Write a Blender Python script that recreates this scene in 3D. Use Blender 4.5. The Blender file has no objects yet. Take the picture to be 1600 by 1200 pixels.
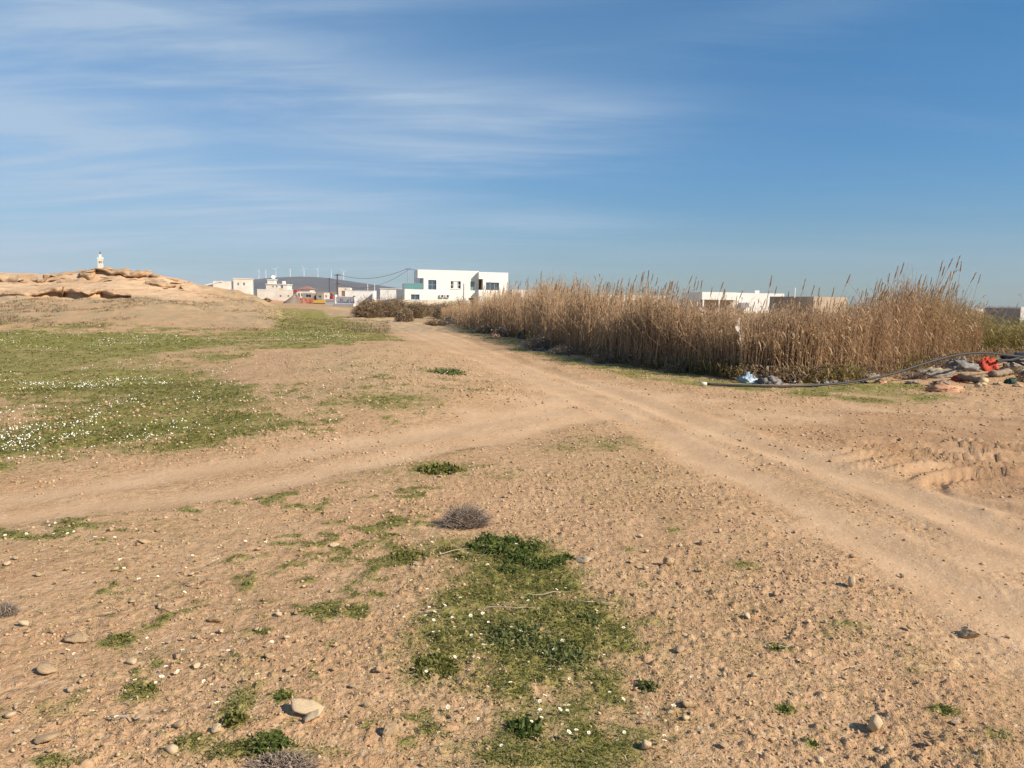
import bpy, math, random
import numpy as np
from mathutils import Matrix, Vector

scene = bpy.context.scene
RAD = math.radians
rng = np.random.default_rng(7)
random.seed(7)

# ------------------------------------------------------------------ camera
FPX, PITCH, ROLL, CAMH = 1203.0, RAD(6.17), RAD(0.9), 1.6
R0 = np.array([1.0, 0, 0]); F0 = np.array([0, math.cos(PITCH), -math.sin(PITCH)])
U0 = np.array([0, math.sin(PITCH), math.cos(PITCH)])
CR = math.cos(ROLL) * R0 + math.sin(ROLL) * U0
CU = -math.sin(ROLL) * R0 + math.cos(ROLL) * U0
cam_data = bpy.data.cameras.new('camera')
cam = bpy.data.objects.new('camera', cam_data)
scene.collection.objects.link(cam)
cam_data.sensor_width = 36.0
cam_data.lens = 36.0 * FPX / 1600.0
cam_data.clip_start = 0.05
cam_data.clip_end = 40000.0
cam.matrix_world = Matrix(((CR[0], CU[0], -F0[0], 0), (CR[1], CU[1], -F0[1], 0), (CR[2], CU[2], -F0[2], CAMH), (0, 0, 0, 1)))
scene.camera = cam

# ------------------------------------------------------------------ sun, sky, exposure
SUN_EL, SUN_A = RAD(36), RAD(27)          # sun stands to the right, a little behind the viewer
sdir = Vector((math.cos(SUN_A) * math.cos(SUN_EL), -math.sin(SUN_A) * math.cos(SUN_EL), math.sin(SUN_EL)))
sun_data = bpy.data.lights.new('sun', 'SUN')
sun_data.energy = 4.75
sun_data.angle = RAD(0.53)
sun_data.color = (1.0, 0.865, 0.69)
sun = bpy.data.objects.new('sun', sun_data)
scene.collection.objects.link(sun)
sun.rotation_euler = (-sdir).to_track_quat('-Z', 'Y').to_euler()
sun.location = (60, -20, 60)
scene.view_settings.view_transform = 'Standard'
scene.view_settings.look = 'None'
scene.view_settings.exposure = 0.6
scene.view_settings.gamma = 1.0
scene.view_settings.use_curve_mapping = False
scene.cycles.use_denoising = True
scene.cycles.max_bounces = 6
scene.cycles.volume_bounces = 1
scene.cycles.transparent_max_bounces = 12


class NT:
    """tiny node-tree helper"""
    def __init__(self, tree):
        self.t = tree; self.n = tree.nodes; self.l = tree.links
    def new(self, typ, **kw):
        n = self.n.new(typ)
        for k, v in kw.items():
            setattr(n, k, v)
        return n
    def put(self, sock, v):
        if isinstance(v, bpy.types.NodeSocket):
            self.l.new(v, sock)
        elif v is not None:
            if isinstance(v, (tuple, list)) and len(v) == 3 and sock.type == 'RGBA':
                v = (*v, 1)
            sock.default_value = v
    def math(self, op, a, b=None, c=None, clamp=False):
        n = self.new('ShaderNodeMath', operation=op, use_clamp=clamp)
        self.put(n.inputs[0], a)
        if b is not None: self.put(n.inputs[1], b)
        if c is not None: self.put(n.inputs[2], c)
        return n.outputs[0]
    def mix(self, fac, a, b, blend='MIX'):
        n = self.new('ShaderNodeMix', data_type='RGBA', blend_type=blend)
        self.put(n.inputs[0], fac); self.put(n.inputs[6], a); self.put(n.inputs[7], b)
        return n.outputs[2]
    def noise(self, vec, scale, detail=4, rough=0.55, dist=0.0):
        n = self.new('ShaderNodeTexNoise')
        if vec is not None: self.l.new(vec, n.inputs['Vector'])
        n.inputs['Scale'].default_value = scale; n.inputs['Detail'].default_value = detail
        n.inputs['Roughness'].default_value = rough; n.inputs['Distortion'].default_value = dist
        return n.outputs['Fac']
    def ramp(self, fac, lo, hi, a=0.0, b=1.0, smooth=True):
        n = self.new('ShaderNodeMapRange', interpolation_type='SMOOTHSTEP' if smooth else 'LINEAR')
        self.put(n.inputs[0], fac); self.put(n.inputs[1], lo); self.put(n.inputs[2], hi)
        self.put(n.inputs[3], a); self.put(n.inputs[4], b)
        return n.outputs[0]
    def attr(self, name):
        return self.new('ShaderNodeAttribute', attribute_name=name).outputs['Fac']
    def mapping(self, vec, scale=(1, 1, 1), rot=(0, 0, 0), loc=(0, 0, 0)):
        n = self.new('ShaderNodeMapping')
        self.l.new(vec, n.inputs[0]); n.inputs['Scale'].default_value = scale
        n.inputs['Rotation'].default_value = rot; n.inputs['Location'].default_value = loc
        return n.outputs[0]


world = bpy.data.worlds.new('World'); scene.world = world; world.use_nodes = True
W = NT(world.node_tree); W.n.clear()
sky = W.new('ShaderNodeTexSky', sky_type='NISHITA')
sky.sun_disc = False
sky.sun_elevation = SUN_EL
sky.sun_rotation = math.atan2(sdir.x, sdir.y)
sky.altitude = 0; sky.air_density = 1.0; sky.dust_density = 0.2; sky.ozone_density = 2.0
tc = W.new('ShaderNodeTexCoord').outputs['Generated']
sep = W.new('ShaderNodeSeparateXYZ'); W.l.new(tc, sep.inputs[0])
dx, dy, dz = sep.outputs
# thin cirrus: a flat cloud sheet seen in perspective, drawn out in long streaks
zc = W.math('ADD', W.math('MAXIMUM', dz, 0.0), 0.12)
comb = W.new('ShaderNodeCombineXYZ')
W.put(comb.inputs[0], W.math('DIVIDE', dx, zc)); W.put(comb.inputs[1], W.math('DIVIDE', dy, zc))
pl = comb.outputs[0]
streak = W.noise(W.mapping(pl, (0.42, 1.5, 1), (0, 0, RAD(9)), (3.1, 1.7, 0)), 1.3, 8, 0.60, 0.9)
fine = W.noise(W.mapping(pl, (0.9, 5.0, 1), (0, 0, RAD(14)), (0.4, 8.2, 0)), 1.6, 6, 0.6, 0.5)
veil = W.noise(W.mapping(pl, (0.5, 0.7, 1), (0, 0, 0), (6.3, 0.2, 0)), 0.8, 3, 0.5, 0.3)
left = W.ramp(dx, 0.30, -0.45, 0.0, 1.0)
cl = W.math('MULTIPLY', W.ramp(streak, 0.40, 0.72), W.math('ADD', W.math('MULTIPLY', fine, 0.9), 0.25))
cl = W.math('MULTIPLY', cl, W.math('ADD', W.math('MULTIPLY', left, 0.75), 0.12))
haz = W.math('MULTIPLY', left, W.ramp(veil, 0.2, 0.75, .16, .42))
def wisp(cx, cz, sx, sz, tilt, amp):
    ex = W.math('SUBTRACT', dx, cx); ez = W.math('SUBTRACT', W.math('SUBTRACT', dz, cz), W.math('MULTIPLY', ex, tilt))
    ez = W.math('ADD', ez, W.math('MULTIPLY', W.math('SUBTRACT', fine, 0.5), sz * 1.6))
    q = W.math('ADD', W.math('POWER', W.math('ABSOLUTE', W.math('DIVIDE', ex, sx)), 2.0), W.math('POWER', W.math('ABSOLUTE', W.math('DIVIDE', ez, sz)), 2.0))
    e = W.math('POWER', 2.718, W.math('MULTIPLY', q, -1.0))
    return W.math('MULTIPLY', W.math('MULTIPLY', e, amp), W.ramp(fine, 0.2, 0.75, 0.45, 1.0))
wl = [(-0.07, 0.180, 0.16, 0.016, 0.0, .42), (0.05, 0.100, 0.12, 0.012, -0.03, .36), (-0.55, 0.190, 0.18, 0.030, -0.06, .34),
      (-0.12, 0.250, 0.30, 0.035, -0.12, .34), (0.10, 0.235, 0.11, 0.02, 0.05, .22), (-0.28, 0.125, 0.16, 0.018, -0.06, .26),
      (-0.50, 0.320, 0.30, 0.035, -0.18, .30), (-0.12, 0.385, 0.22, 0.02, 0.02, .22), (0.33, 0.33, 0.25, 0.03, 0.14, .14), (-0.45, 0.10, 0.3, 0.04, 0, .22)]
tot = W.math('ADD', W.math('MULTIPLY', cl, 0.62), haz)
for w in wl:
    tot = W.math('ADD', tot, wisp(*w))
tot = W.math('MULTIPLY', tot, W.ramp(dy, -0.6, 0.3, 0.5, 1.0))
tot = W.math('MINIMUM', W.math('MAXIMUM', W.math('MULTIPLY', tot, 1.12), 0.0), 0.8)
hs = W.new('ShaderNodeHueSaturation'); W.put(hs.inputs['Color'], sky.outputs[0]); hs.inputs['Saturation'].default_value = 1.25
clear = W.mix(1.0, hs.outputs[0], W.mix(W.ramp(dz, .10, .42), W.mix(W.ramp(dz, 0.0, .18), (.33, .48, .63), (.34, .68, .88)), (.40, .87, .98)), 'MULTIPLY')
skyc = W.mix(tot, clear, (3.95, 5.05, 6.3))
bg = W.new('ShaderNodeBackground'); W.put(bg.inputs[0], skyc); bg.inputs[1].default_value = 0.077
wo = W.new('ShaderNodeOutputWorld'); W.l.new(bg.outputs[0], wo.inputs[0])

# ------------------------------------------------------------------ picture -> place
def ray(px, py):
    u = (px - 800.0) / FPX; v = -(py - 600.0) / FPX
    return CR * u + CU * v + F0
def gp(px, py, z=0.0):
    """point of the level ground under a picture point"""
    d = ray(px, py); s = (z - CAMH) / d[2]
    return np.array([d[0] * s, d[1] * s])
def at(px, py, Y):
    d = ray(px, py); s = Y / d[1]
    return np.array([d[0] * s, Y, CAMH + d[2] * s])
def horizon(px): return 470.0 + (px - 800.0) * 0.0157
def px_of(X, Y, Z=0.0):
    v = np.stack([X, Y, Z - CAMH + 0 * X], -1)
    c = v @ F0
    return 800 + FPX * (v @ CR) / c, 600 - FPX * (v @ CU) / c

# ------------------------------------------------------------------ noise in numpy
def _h(ix, iy, s):
    n = (ix.astype(np.int64) * 374761393 + iy.astype(np.int64) * 668265263 + s * 1274126177) & 0xFFFFFFFF
    n = ((n ^ (n >> 13)) * 1274126177) & 0xFFFFFFFF
    n = n ^ (n >> 16)
    return (n & 0xFFFFFF) / float(0xFFFFFF)
def vnoise(x, y, s=0):
    ix = np.floor(x); iy = np.floor(y); fx = x - ix; fy = y - iy
    ux = fx * fx * fx * (fx * (fx * 6 - 15) + 10); uy = fy * fy * fy * (fy * (fy * 6 - 15) + 10)
    a = _h(ix, iy, s); b = _h(ix + 1, iy, s); c = _h(ix, iy + 1, s); d = _h(ix + 1, iy + 1, s)
    return (a + (b - a) * ux) + ((c + (d - c) * ux) - (a + (b - a) * ux)) * uy
def fbm(x, y, sc, o=4, s=0, g=0.5):
    t = 0.0; a = 1.0; n = 0.0
    for i in range(o):
        c, q = math.cos(i * 1.1), math.sin(i * 1.1)
        t = t + a * vnoise((x * c - y * q) * sc + 17.3 * i, (x * q + y * c) * sc - 9.1 * i, s + i * 31)
        n += a; a *= g; sc *= 2.03
    return t / n
def cells(x, y, sc, s=0):
    """rounded clods: 1 at a clod's middle falling to 0 at its rim, and the clod's own random number"""
    x = x * sc; y = y * sc
    ix = np.floor(x); iy = np.floor(y); best = np.full(x.shape, 9.0); rid = np.zeros(x.shape)
    for i in (-1, 0, 1):
        for j in (-1, 0, 1):
            cx = ix + i; cy = iy + j
            r1 = _h(cx, cy, s)
            d = (cx + r1 - x) ** 2 + (cy + _h(cx, cy, s + 5) - y) ** 2
            m = d < best
            best = np.where(m, d, best); rid = np.where(m, _h(cx, cy, s + 9), rid)
    return np.clip(1 - np.sqrt(best) * 1.5, 0, 1), rid
def sstep(a, b, x):
    t = np.clip((x - a) / (b - a), 0, 1); return t * t * (3 - 2 * t)

# ------------------------------------------------------------------ ground zones
class Poly:
    def __init__(self, pts, img=True):
        self.p = np.array([gp(*q) if img else q for q in pts])
    def dist(self, x, y):
        """signed distance, positive inside"""
        p = self.p; n = len(p); inside = np.zeros(x.shape, bool); best = np.full(x.shape, 1e9)
        for i in range(n):
            a = p[i]; b = p[(i + 1) % n]
            ex, ey = b - a
            t = np.clip(((x - a[0]) * ex + (y - a[1]) * ey) / (ex * ex + ey * ey + 1e-12), 0, 1)
            best = np.minimum(best, (x - a[0] - t * ex) ** 2 + (y - a[1] - t * ey) ** 2)
            if a[1] != b[1]:
                c = ((a[1] > y) != (b[1] > y)) & (x < (b[0] - a[0]) * (y - a[1]) / (b[1] - a[1]) + a[0])
                inside ^= c
        d = np.sqrt(best)
        return np.where(inside, d, -d)
class Line(Poly):
    def dist(self, x, y):
        p = self.p; best = np.full(x.shape, 1e9)
        for i in range(len(p) - 1):
            a = p[i]; ex, ey = p[i + 1] - a
            t = np.clip(((x - a[0]) * ex + (y - a[1]) * ey) / (ex * ex + ey * ey + 1e-12), 0, 1)
            best = np.minimum(best, (x - a[0] - t * ex) ** 2 + (y - a[1] - t * ey) ** 2)
        return np.sqrt(best)

ROAD = Poly([(505, 479), (530, 485), (565, 494), (604, 508), (640, 526), (690, 549), (745, 570), (795, 590), (826, 606), (806, 622), (740, 638),
             (660, 655), (560, 671), (450, 690), (330, 708), (200, 724), (100, 740), (0, 756), (-300, 800), (-700, 860),
             (-700, 960), (-300, 872), (0, 818), (100, 808), (230, 796), (400, 776), (520, 742), (620, 722), (720, 704), (820, 690), (900, 666), (945, 664),
             (1010, 690), (1075, 725), (1130, 765), (1200, 812), (1300, 880), (1400, 950), (1500, 1020), (1620, 1110), (1900, 1320),
             (2300, 1300), (2300, 650), (1600, 637), (1480, 634), (1300, 626), (1180, 620), (1100, 614), (1000, 601), (900, 581), (850, 566), (800, 552), (760, 537), (724, 523),
             (690, 513), (645, 503), (590, 491), (540, 482), (520, 479)])
MOUND = Poly([(400, 600), (430, 562), (560, 548), (640, 543), (700, 560), (770, 585), (815, 606), (780, 626), (690, 642), (560, 650), (450, 640)])
VERGE = Poly([(700, 518), (720, 508), (800, 530), (860, 545), (950, 566), (1050, 578), (1150, 594), (1300, 600), (1400, 592), (1470, 600), (1460, 626), (1400, 632),
              (1300, 622), (1180, 612), (1100, 607), (1000, 594), (900, 575), (850, 561), (800, 548), (740, 530)])
MEADOW = Poly([(-900, 560), (-300, 510), (0, 506), (200, 503), (380, 506), (430, 480), (500, 484), (560, 500), (600, 512), (640, 532), (560, 540), (430, 552), (390, 590), (440, 640), (640, 648), (760, 632),
               (640, 652), (540, 668), (430, 686), (320, 702), (190, 718), (90, 734), (0, 748), (-300, 790), (-900, 870)])
LUSH = [Poly([(-600, 680), (0, 652), (90, 640), (230, 628), (330, 640), (380, 655), (330, 680), (200, 700), (60, 735), (-200, 770), (-600, 800)]),
        Poly([(380, 520), (480, 488), (560, 503), (625, 526), (560, 535), (420, 540)]),
        Poly([(-200, 535), (100, 520), (300, 520), (420, 535), (250, 548), (0, 548)]),
        Poly([(420, 668), (520, 640), (640, 625), (720, 630), (640, 645), (520, 664)]),
        Poly([(0, 590), (150, 575), (400, 590), (420, 610), (200, 616), (0, 620)])]
PATCH = [  # green growth seen near by: picture x, y, half width, half height, strength
    (830, 985, 200, 78, .95), (800, 905, 150, 48, .72), (790, 868, 110, 30, .9), (690, 1030, 95, 45, .8), (870, 1090, 150, 70, .6), (850, 1180, 190, 40, .7),
    (700, 862, 90, 26, .65), (680, 733, 62, 13, .95), (600, 741, 60, 9, .4), (940, 692, 90, 16, .55), (1000, 745, 120, 34, .33), (880, 700, 60, 8, .5),
    (185, 1000, 34, 13, 1), (215, 1085, 40, 15, .9), (90, 1110, 45, 18, .6), (370, 1110, 34, 34, .9), (420, 1180, 110, 20, .9), (300, 1165, 45, 20, .7),
    (250, 915, 70, 18, .35), (150, 935, 70, 18, .3), (330, 1040, 60, 16, .32), (390, 1055, 40, 14, .36), (480, 905, 18, 7, .8), (505, 970, 20, 8, .7), (520, 1010, 18, 9, .7),
    (440, 1094, 26, 11, .9), (90, 1190, 50, 14, .8), (300, 830, 180, 26, .30), (100, 850, 150, 26, .28), (240, 1020, 50, 18, .3), (555, 910, 14, 5, .7),
    (1165, 886, 34, 12, .5), (1330, 985, 40, 20, .6), (1300, 995, 28, 10, .6), (1212, 1016, 18, 7, .8), (1225, 1110, 20, 9, .8), (1475, 1112, 30, 8, .9), (1265, 1165, 14, 7, .8), (1050, 1120, 50, 60, .35),
    (1290, 1145, 30, 8, .4), (1430, 1050, 22, 7, .5), (1560, 1150, 40, 14, .5), (1050, 828, 18, 18, .5), (985, 862, 16, 7, .6), (1005, 916, 12, 5, .7), (1570, 1090, 30, 8, .5),
    (560, 590, 110, 14, .45), (690, 595, 50, 8, .75), (600, 640, 120, 14, .6), (470, 625, 120, 12, .35), (1370, 610, 60, 12, .6)]
PATCH_W = []
for (x, y, rx, ry, s) in PATCH:
    c = gp(x, y); e = gp(x + rx, y); n_ = gp(x, y - ry); PATCH_W.append((c[0], c[1], e[0] - c[0], max(n_[1] - c[1], 0.02), s))
STRIP = Poly([(690, 852), (760, 836), (890, 868), (950, 930), (1030, 990), (1040, 1090), (1070, 1230), (700, 1230), (730, 1120), (620, 1060), (600, 1000), (660, 920)])
TRACKS = [Line([(1900, 1090), (1600, 962), (1400, 862), (1250, 784), (1100, 712), (980, 657), (880, 617), (800, 582), (720, 550), (660, 527), (600, 502), (540, 485)]),
          Line([(1900, 930), (1600, 840), (1450, 782), (1300, 728), (1150, 680), (1020, 636), (930, 603), (850, 575), (770, 545), (700, 520), (630, 503)]),
          Line([(-300, 815), (0, 775), (200, 745), (400, 715), (600, 685), (760, 660), (900, 636)]),
          Line([(-300, 862), (0, 806), (200, 782), (380, 760), (560, 725), (760, 688), (950, 650)])]
SPIN = gp(1630, 770)
ROUGH = Poly([(1180, 660), (1260, 640), (1450, 640), (1700, 640), (1900, 700), (1900, 900), (1640, 830), (1500, 775), (1400, 735), (1290, 700)])

# ---- the eroded mound on the left, crest heights by bearing
CREST_X = np.array([-1500, -700, -300, -100, 0, 30, 60, 90, 120, 160, 190, 215, 232, 250, 272, 290, 310, 340, 370, 400, 440, 480, 520])
CREST_Y = np.array([450, 440, 428, 424, 421, 421.5, 424, 422, 420, 418.5, 418, 419, 423, 427, 431, 435, 440.5, 445.5, 453, 460, 467, 473, 479])
CREST_D = 58.0
CREST_A = np.array([at(x, y, CREST_D)[0] / CREST_D for x, y in zip(CREST_X, CREST_Y)])
CREST_Z = np.array([at(x, y, CREST_D)[2] for x, y in zip(CREST_X, CREST_Y)])
CREST_Z[-3:] = [0.7, 0.3, 0.0]
PROF_Y = np.array([0, 33, 38, 44, 49.3, 52.5, 54.5, 57, 58.5, 63, 78, 100, 120])
PROF_H = np.array([0, 0, .07, .25, .44, .62, .72, .95, 1.0, 1.0, .6, .12, 0])
LEDGE_X = np.array([-120, -60, 0, 14, 40, 70, 100, 112, 130, 145, 160, 180, 200, 212])
LEDGE_S = np.array([0, .2, .24, .06, .13, .26, .50, .48, .40, .34, .40, .28, .14, 0])
LEDGE_Y = np.array([50.2, 50.0, 49.6, 49.0, 49.1, 49.5, 50.0, 49.4, 49.0, 49.2, 49.9, 49.3, 49.1, 49.0])
LEDGE_A = np.array([(ray(x, 455)[0] / ray(x, 455)[1]) for x in LEDGE_X])
def ledge_line(a): return np.interp(a, LEDGE_A, LEDGE_Y) + 0.25 * (vnoise(a * 160, a * 0, 4) - .5)

def zones(x, y):
    r = np.hypot(x, y)
    w1 = fbm(x, y, 0.9, 4, 3) - .5; w2 = fbm(x, y, 4.5, 3, 8) - .5
    wob = w1 * np.clip(r * .12, .25, 2.2) + w2 * np.clip(r * .05, .12, .6)
    near = r < 140
    d = np.full(x.shape, -9.0)
    d[near] = ROAD.dist(x[near], y[near])
    road = sstep(-.55, .75, (d + wob * .9) / np.clip(r * .075, .40, 1.6))
    g = np.zeros(x.shape)
    lush = np.zeros(x.shape)
    m = near & (r > 5)
    md = MEADOW.dist(x[m], y[m]); wm = wob[m]
    gm = sstep(-.3, .9, md + wm * 1.2) * (.56 + 1.3 * (fbm(x[m], y[m], .45, 4, 21) - .4) + .9 * (fbm(x[m], y[m], 2.3, 3, 22) - .5))
    ml = MOUND.dist(x[m], y[m])
    mound_m = sstep(-1.0, 2.0, ml + wm * 1.6)
    gm = gm * (1 - .60 * mound_m) + .22 * mound_m * fbm(x[m], y[m], 1.6, 3, 23) * 2
    lm = np.zeros(md.shape)
    for q in LUSH:
        lm = np.maximum(lm, sstep(-.5, 1.2, q.dist(x[m], y[m]) + wm * 1.6))
    gm = np.maximum(gm, lm * (.75 + 1.0 * (fbm(x[m], y[m], 1.1, 4, 41) - .5)) * (1 - .5 * mound_m))
    vd = VERGE.dist(x[m], y[m])
    gm = np.maximum(gm, sstep(-.35, .25, vd + wm * .7) * (.56 + 1.5 * (fbm(x[m], y[m], 1.3, 4, 51) - .5)))
    g[m] = gm; lush[m] = lm
    mound = np.zeros(x.shape); mound[m] = mound_m; moundh = np.zeros(x.shape); moundh[m] = sstep(-2.0, 2.2, ml)
    gap = fbm(x, y, 7.0, 3, 61)
    k = (r < 8) & (np.abs(x) < 3)
    if k.any():
        sd = STRIP.dist(x[k], y[k]) + .10 * (fbm(x[k], y[k], 3.0, 3, 63) - .5)
        g[k] = np.maximum(g[k], sstep(-.10, .22, sd) * np.clip(.10 + 2.3 * (gap[k] * .5 + fbm(x[k], y[k], 2.2, 3, 65) * .5 - .26), .18, .95))
    for (cx, cy, rx, ry, s) in PATCH_W:
        q = ((x - cx) / rx) ** 2 + ((y - cy) / ry) ** 2
        k = q < 4
        if k.any():
            e = np.exp(-.9 * q[k] ** 1.2) * s * np.clip(.34 + 1.25 * gap[k], 0, 1.25)
            g[k] = np.maximum(g[k], e)
    # sparse green among the near stones, more of it to the left
    sp = sstep(.50, .72, .6 * fbm(x, y, 2.6, 4, 71) + .4 * fbm(x, y, 11, 3, 73)) * (.34 + .50 * sstep(.9, -.9, x)) * (r < 14)
    g = np.maximum(g, sp)
    g = np.where(r > 120, .35 + .8 * (fbm(x, y, .02, 4, 81) - .5), g)
    cz_h, p_h, _, _ = hill_frac(x, y)
    g = g * (1 - sstep(.015, .10, p_h + .05 * w1) * sstep(.5, 1.7, cz_h) * .85)
    g = np.clip(g, 0, 1) * (1 - road * .97)
    rough = np.zeros(x.shape)
    k = near & (x > 1) & (r > 3)
    rough[k] = sstep(-.3, .8, ROUGH.dist(x[k], y[k]) + wob[k])
    smooth = road * .35
    k = (r < 60) & (road > .02)
    xs_, ys_ = x[k], y[k]
    tr = np.zeros(xs_.shape)
    for t_, w_t in zip(TRACKS, (.34, .36, .38, .34)):
        tr = np.maximum(tr, np.exp(-(t_.dist(xs_, ys_) / (w_t * (.6 + .9 * fbm(xs_, ys_, .5, 3, 161)) * np.clip(r[k] / 9, .8, 2.2))) ** 2))
    smooth[k] = road[k] * np.clip(np.where(xs_ < .5, .28, .40) + .50 * tr + 1.7 * (fbm(xs_, ys_, 1.4, 3, 163) - .5) * (1 - tr), 0, 1)
    smooth = np.where(r > 30, np.maximum(smooth, road * .9), smooth)
    return dict(r=r, smooth=smooth, road=road, grass=np.clip(g, 0, 1), lush=lush, mound=mound, moundh=moundh, rough=rough, wob=wob)

def hill_frac(x, y):
    a = x / np.maximum(y, 1.0)
    yy = y + 1.6 * (fbm(x, y, .25, 3, 91) - .5)
    cz = np.interp(a, CREST_A, CREST_Z)
    p = np.interp(yy, PROF_Y, PROF_H)
    p = np.where(y > 5, p, 0)
    return cz, p, yy, a

def height(x, y, z=None, micro=True):
    x = np.asarray(x, float); y = np.asarray(y, float)
    if z is None: z = zones(x, y)
    r = z['r']; road = z['road']
    h = .16 * (fbm(x, y, .16, 3, 101) - .5) * sstep(2, 12, r) + .05 * (fbm(x, y, 1.1, 3, 103) - .5) * (1 - .6 * road)
    h = h - .03 * road + .22 * z['moundh'] * sstep(6, 14, r)
    h = h * (r < 400) + .6 * (fbm(x, y, .004, 3, 105) - .5) * sstep(150, 600, r)
    # the mound with its ledge
    cz, p, yy, a = hill_frac(x, y)
    hh = cz * p
    step = np.interp(a, LEDGE_A, LEDGE_S)
    yl = ledge_line(a)
    hh = hh + np.where(p > 0, step * (sstep(-.06, .10, y - yl) - .55) * np.exp(-((y - yl) / 3.2) ** 2), 0)
    band = sstep(.66, .78, p) * (y < 66) * sstep(.8, 1.6, cz)
    c1, r1 = cells(x, y * 1.6, .55, 7)
    hh = hh + band * (-.22 + .42 * (fbm(x, y, .55, 4, 111) - .5) + .10 * (r1 - .5) * np.minimum(c1 * 1.5, 1) + .16 * (fbm(x * .6, y, 1.9, 3, 117) - .5))
    hh = hh + (.16 * (fbm(x, y, .9, 3, 113) - .5) + .12 * (fbm(x, y, 2.6, 3, 115) - .5)) * sstep(.02, .3, p)
    h = h + hh
    if micro:
        # wheel tracks and spun ruts
        k = (r < 60)
        for t, w, dpt in zip(TRACKS, (.17, .17, .22, .2), (.018, .026, .012, .012)):
            d = t.dist(x[k], y[k]); ww = w * (.7 + .6 * fbm(x[k], y[k], .7, 2, 121))
            h[k] -= dpt * np.exp(-(d / ww) ** 2) - .45 * dpt * np.exp(-((d - 2.0 * ww) / (.55 * ww)) ** 2)
        k = (r < 16) & (x > 0)
        rho = np.hypot(x[k] - SPIN[0], (y[k] - SPIN[1])) + .22 * (fbm(x[k], y[k], 1.2, 3, 131) - .5)
        ang = np.arctan2(y[k] - SPIN[1], x[k] - SPIN[0])
        arc = sstep(.5, .9, rho) * (1 - sstep(2.3, 3.4, rho)) * z['rough'][k]
        ridg = np.abs((rho * 3.0) % 1.0 - .5) * 2
        h[k] += z['rough'][k] * .14 * (fbm(x[k], y[k], .7, 3, 137) - .4)
        lug = (np.sin(ang * rho * 42) > 0) * (fbm(x[k], y[k], 2.2, 2, 133) > .5)
        h[k] += arc * (.095 * (sstep(.25, .85, ridg) - .4) * sstep(.33, .55, fbm(x[k], y[k], 1.1, 3, 135)) + .022 * lug)
        # clods, crumbs and pebbles in the loose soil
        k = r < 45
        xk, yk = x[k], y[k]
        loose = (1 - .90 * z['smooth'][k]) * (.14 + 1.05 * sstep(.38, .64, fbm(xk, yk, .75, 4, 141)))
        loose = np.maximum(loose, .9 * z['rough'][k] * sstep(.40, .62, fbm(xk, yk, 1.3, 3, 143)))
        ca, ra = cells(xk + .02 * w_(xk, yk), yk, 24, 3); cb, rb = cells(xk, yk, 55, 4)
        hk = .022 * np.minimum(ca * 1.5, .8) * (ra ** 8.0) + .0085 * np.minimum(cb * 1.6, .85) * rb ** 1.5 + .009 * (fbm(xk, yk, 34, 3, 145) - .5)
        far = .05 * (fbm(xk, yk, 3.5, 3, 147) - .5) * sstep(8, 16, r[k]) * (1 - road[k])
        h[k] += hk * loose * (1 - sstep(16, 40, r[k]) * .7) + far
        h[k] += .018 * z['grass'][k] * fbm(xk, yk, 12, 2, 151) * (r[k] < 14)
    return h
def w_(x, y): return vnoise(x * 30, y * 30, 5)
def gz(x, y, micro=False):
    return float(height(np.array([x]), np.array([y]), None, micro)[0])

# ------------------------------------------------------------------ object helpers
def mesh_np(name, V, F, mats=None, tint=None, attrs=None, smooth=False):
    """mesh from arrays; F is an (n,k) array or a list of such arrays"""
    me = bpy.data.meshes.new(name)
    Fs = F if isinstance(F, list) else [F]
    Fs = [np.asarray(f, np.int32) for f in Fs if len(f)]
    V = np.asarray(V, np.float32)
    me.vertices.add(len(V)); me.vertices.foreach_set('co', V.ravel())
    nl = sum(f.size for f in Fs); npoly = sum(len(f) for f in Fs)
    me.loops.add(nl); me.polygons.add(npoly)
    me.loops.foreach_set('vertex_index', np.concatenate([f.ravel() for f in Fs]))
    st = []; o = 0
    for f in Fs:
        st.append(o + np.arange(len(f), dtype=np.int32) * f.shape[1]); o += f.size
    me.polygons.foreach_set('loop_start', np.concatenate(st).astype(np.int32))
    if smooth: me.polygons.foreach_set('use_smooth', np.ones(npoly, bool))
    if tint is not None:
        attrs = dict(attrs or {}, tint=tint)
    for k, v in (attrs or {}).items():
        a = me.attributes.new(k, 'FLOAT', 'POINT'); a.data.foreach_set('value', np.asarray(v, np.float32))
    me.update(calc_edges=True)
    if mats is not None: me.materials.append(mats)
    return me
def link(name, me, parent=None, loc=None):
    o = bpy.data.objects.new(name, me); scene.collection.objects.link(o)
    if parent is not None: o.parent = parent
    if loc is not None: o.location = loc
    return o
def tag(o, label=None, cat=None, group=None, kind=None):
    if label: o['label'] = label
    if cat: o['category'] = cat
    if group: o['group'] = group
    if kind: o['kind'] = kind
    return o
def thing(name, label, cat, loc=(0, 0, 0), rz=0.0, group=None):
    o = bpy.data.objects.new(name, None); scene.collection.objects.link(o)
    o.empty_display_size = .2
    o.location = loc; o.rotation_euler = (0, 0, rz)
    return tag(o, label, cat, group)
def copy_tree(o, parent=None):
    c = o.copy(); scene.collection.objects.link(c); c.parent = parent
    for ch in o.children: copy_tree(ch, c)
    return c
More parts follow.
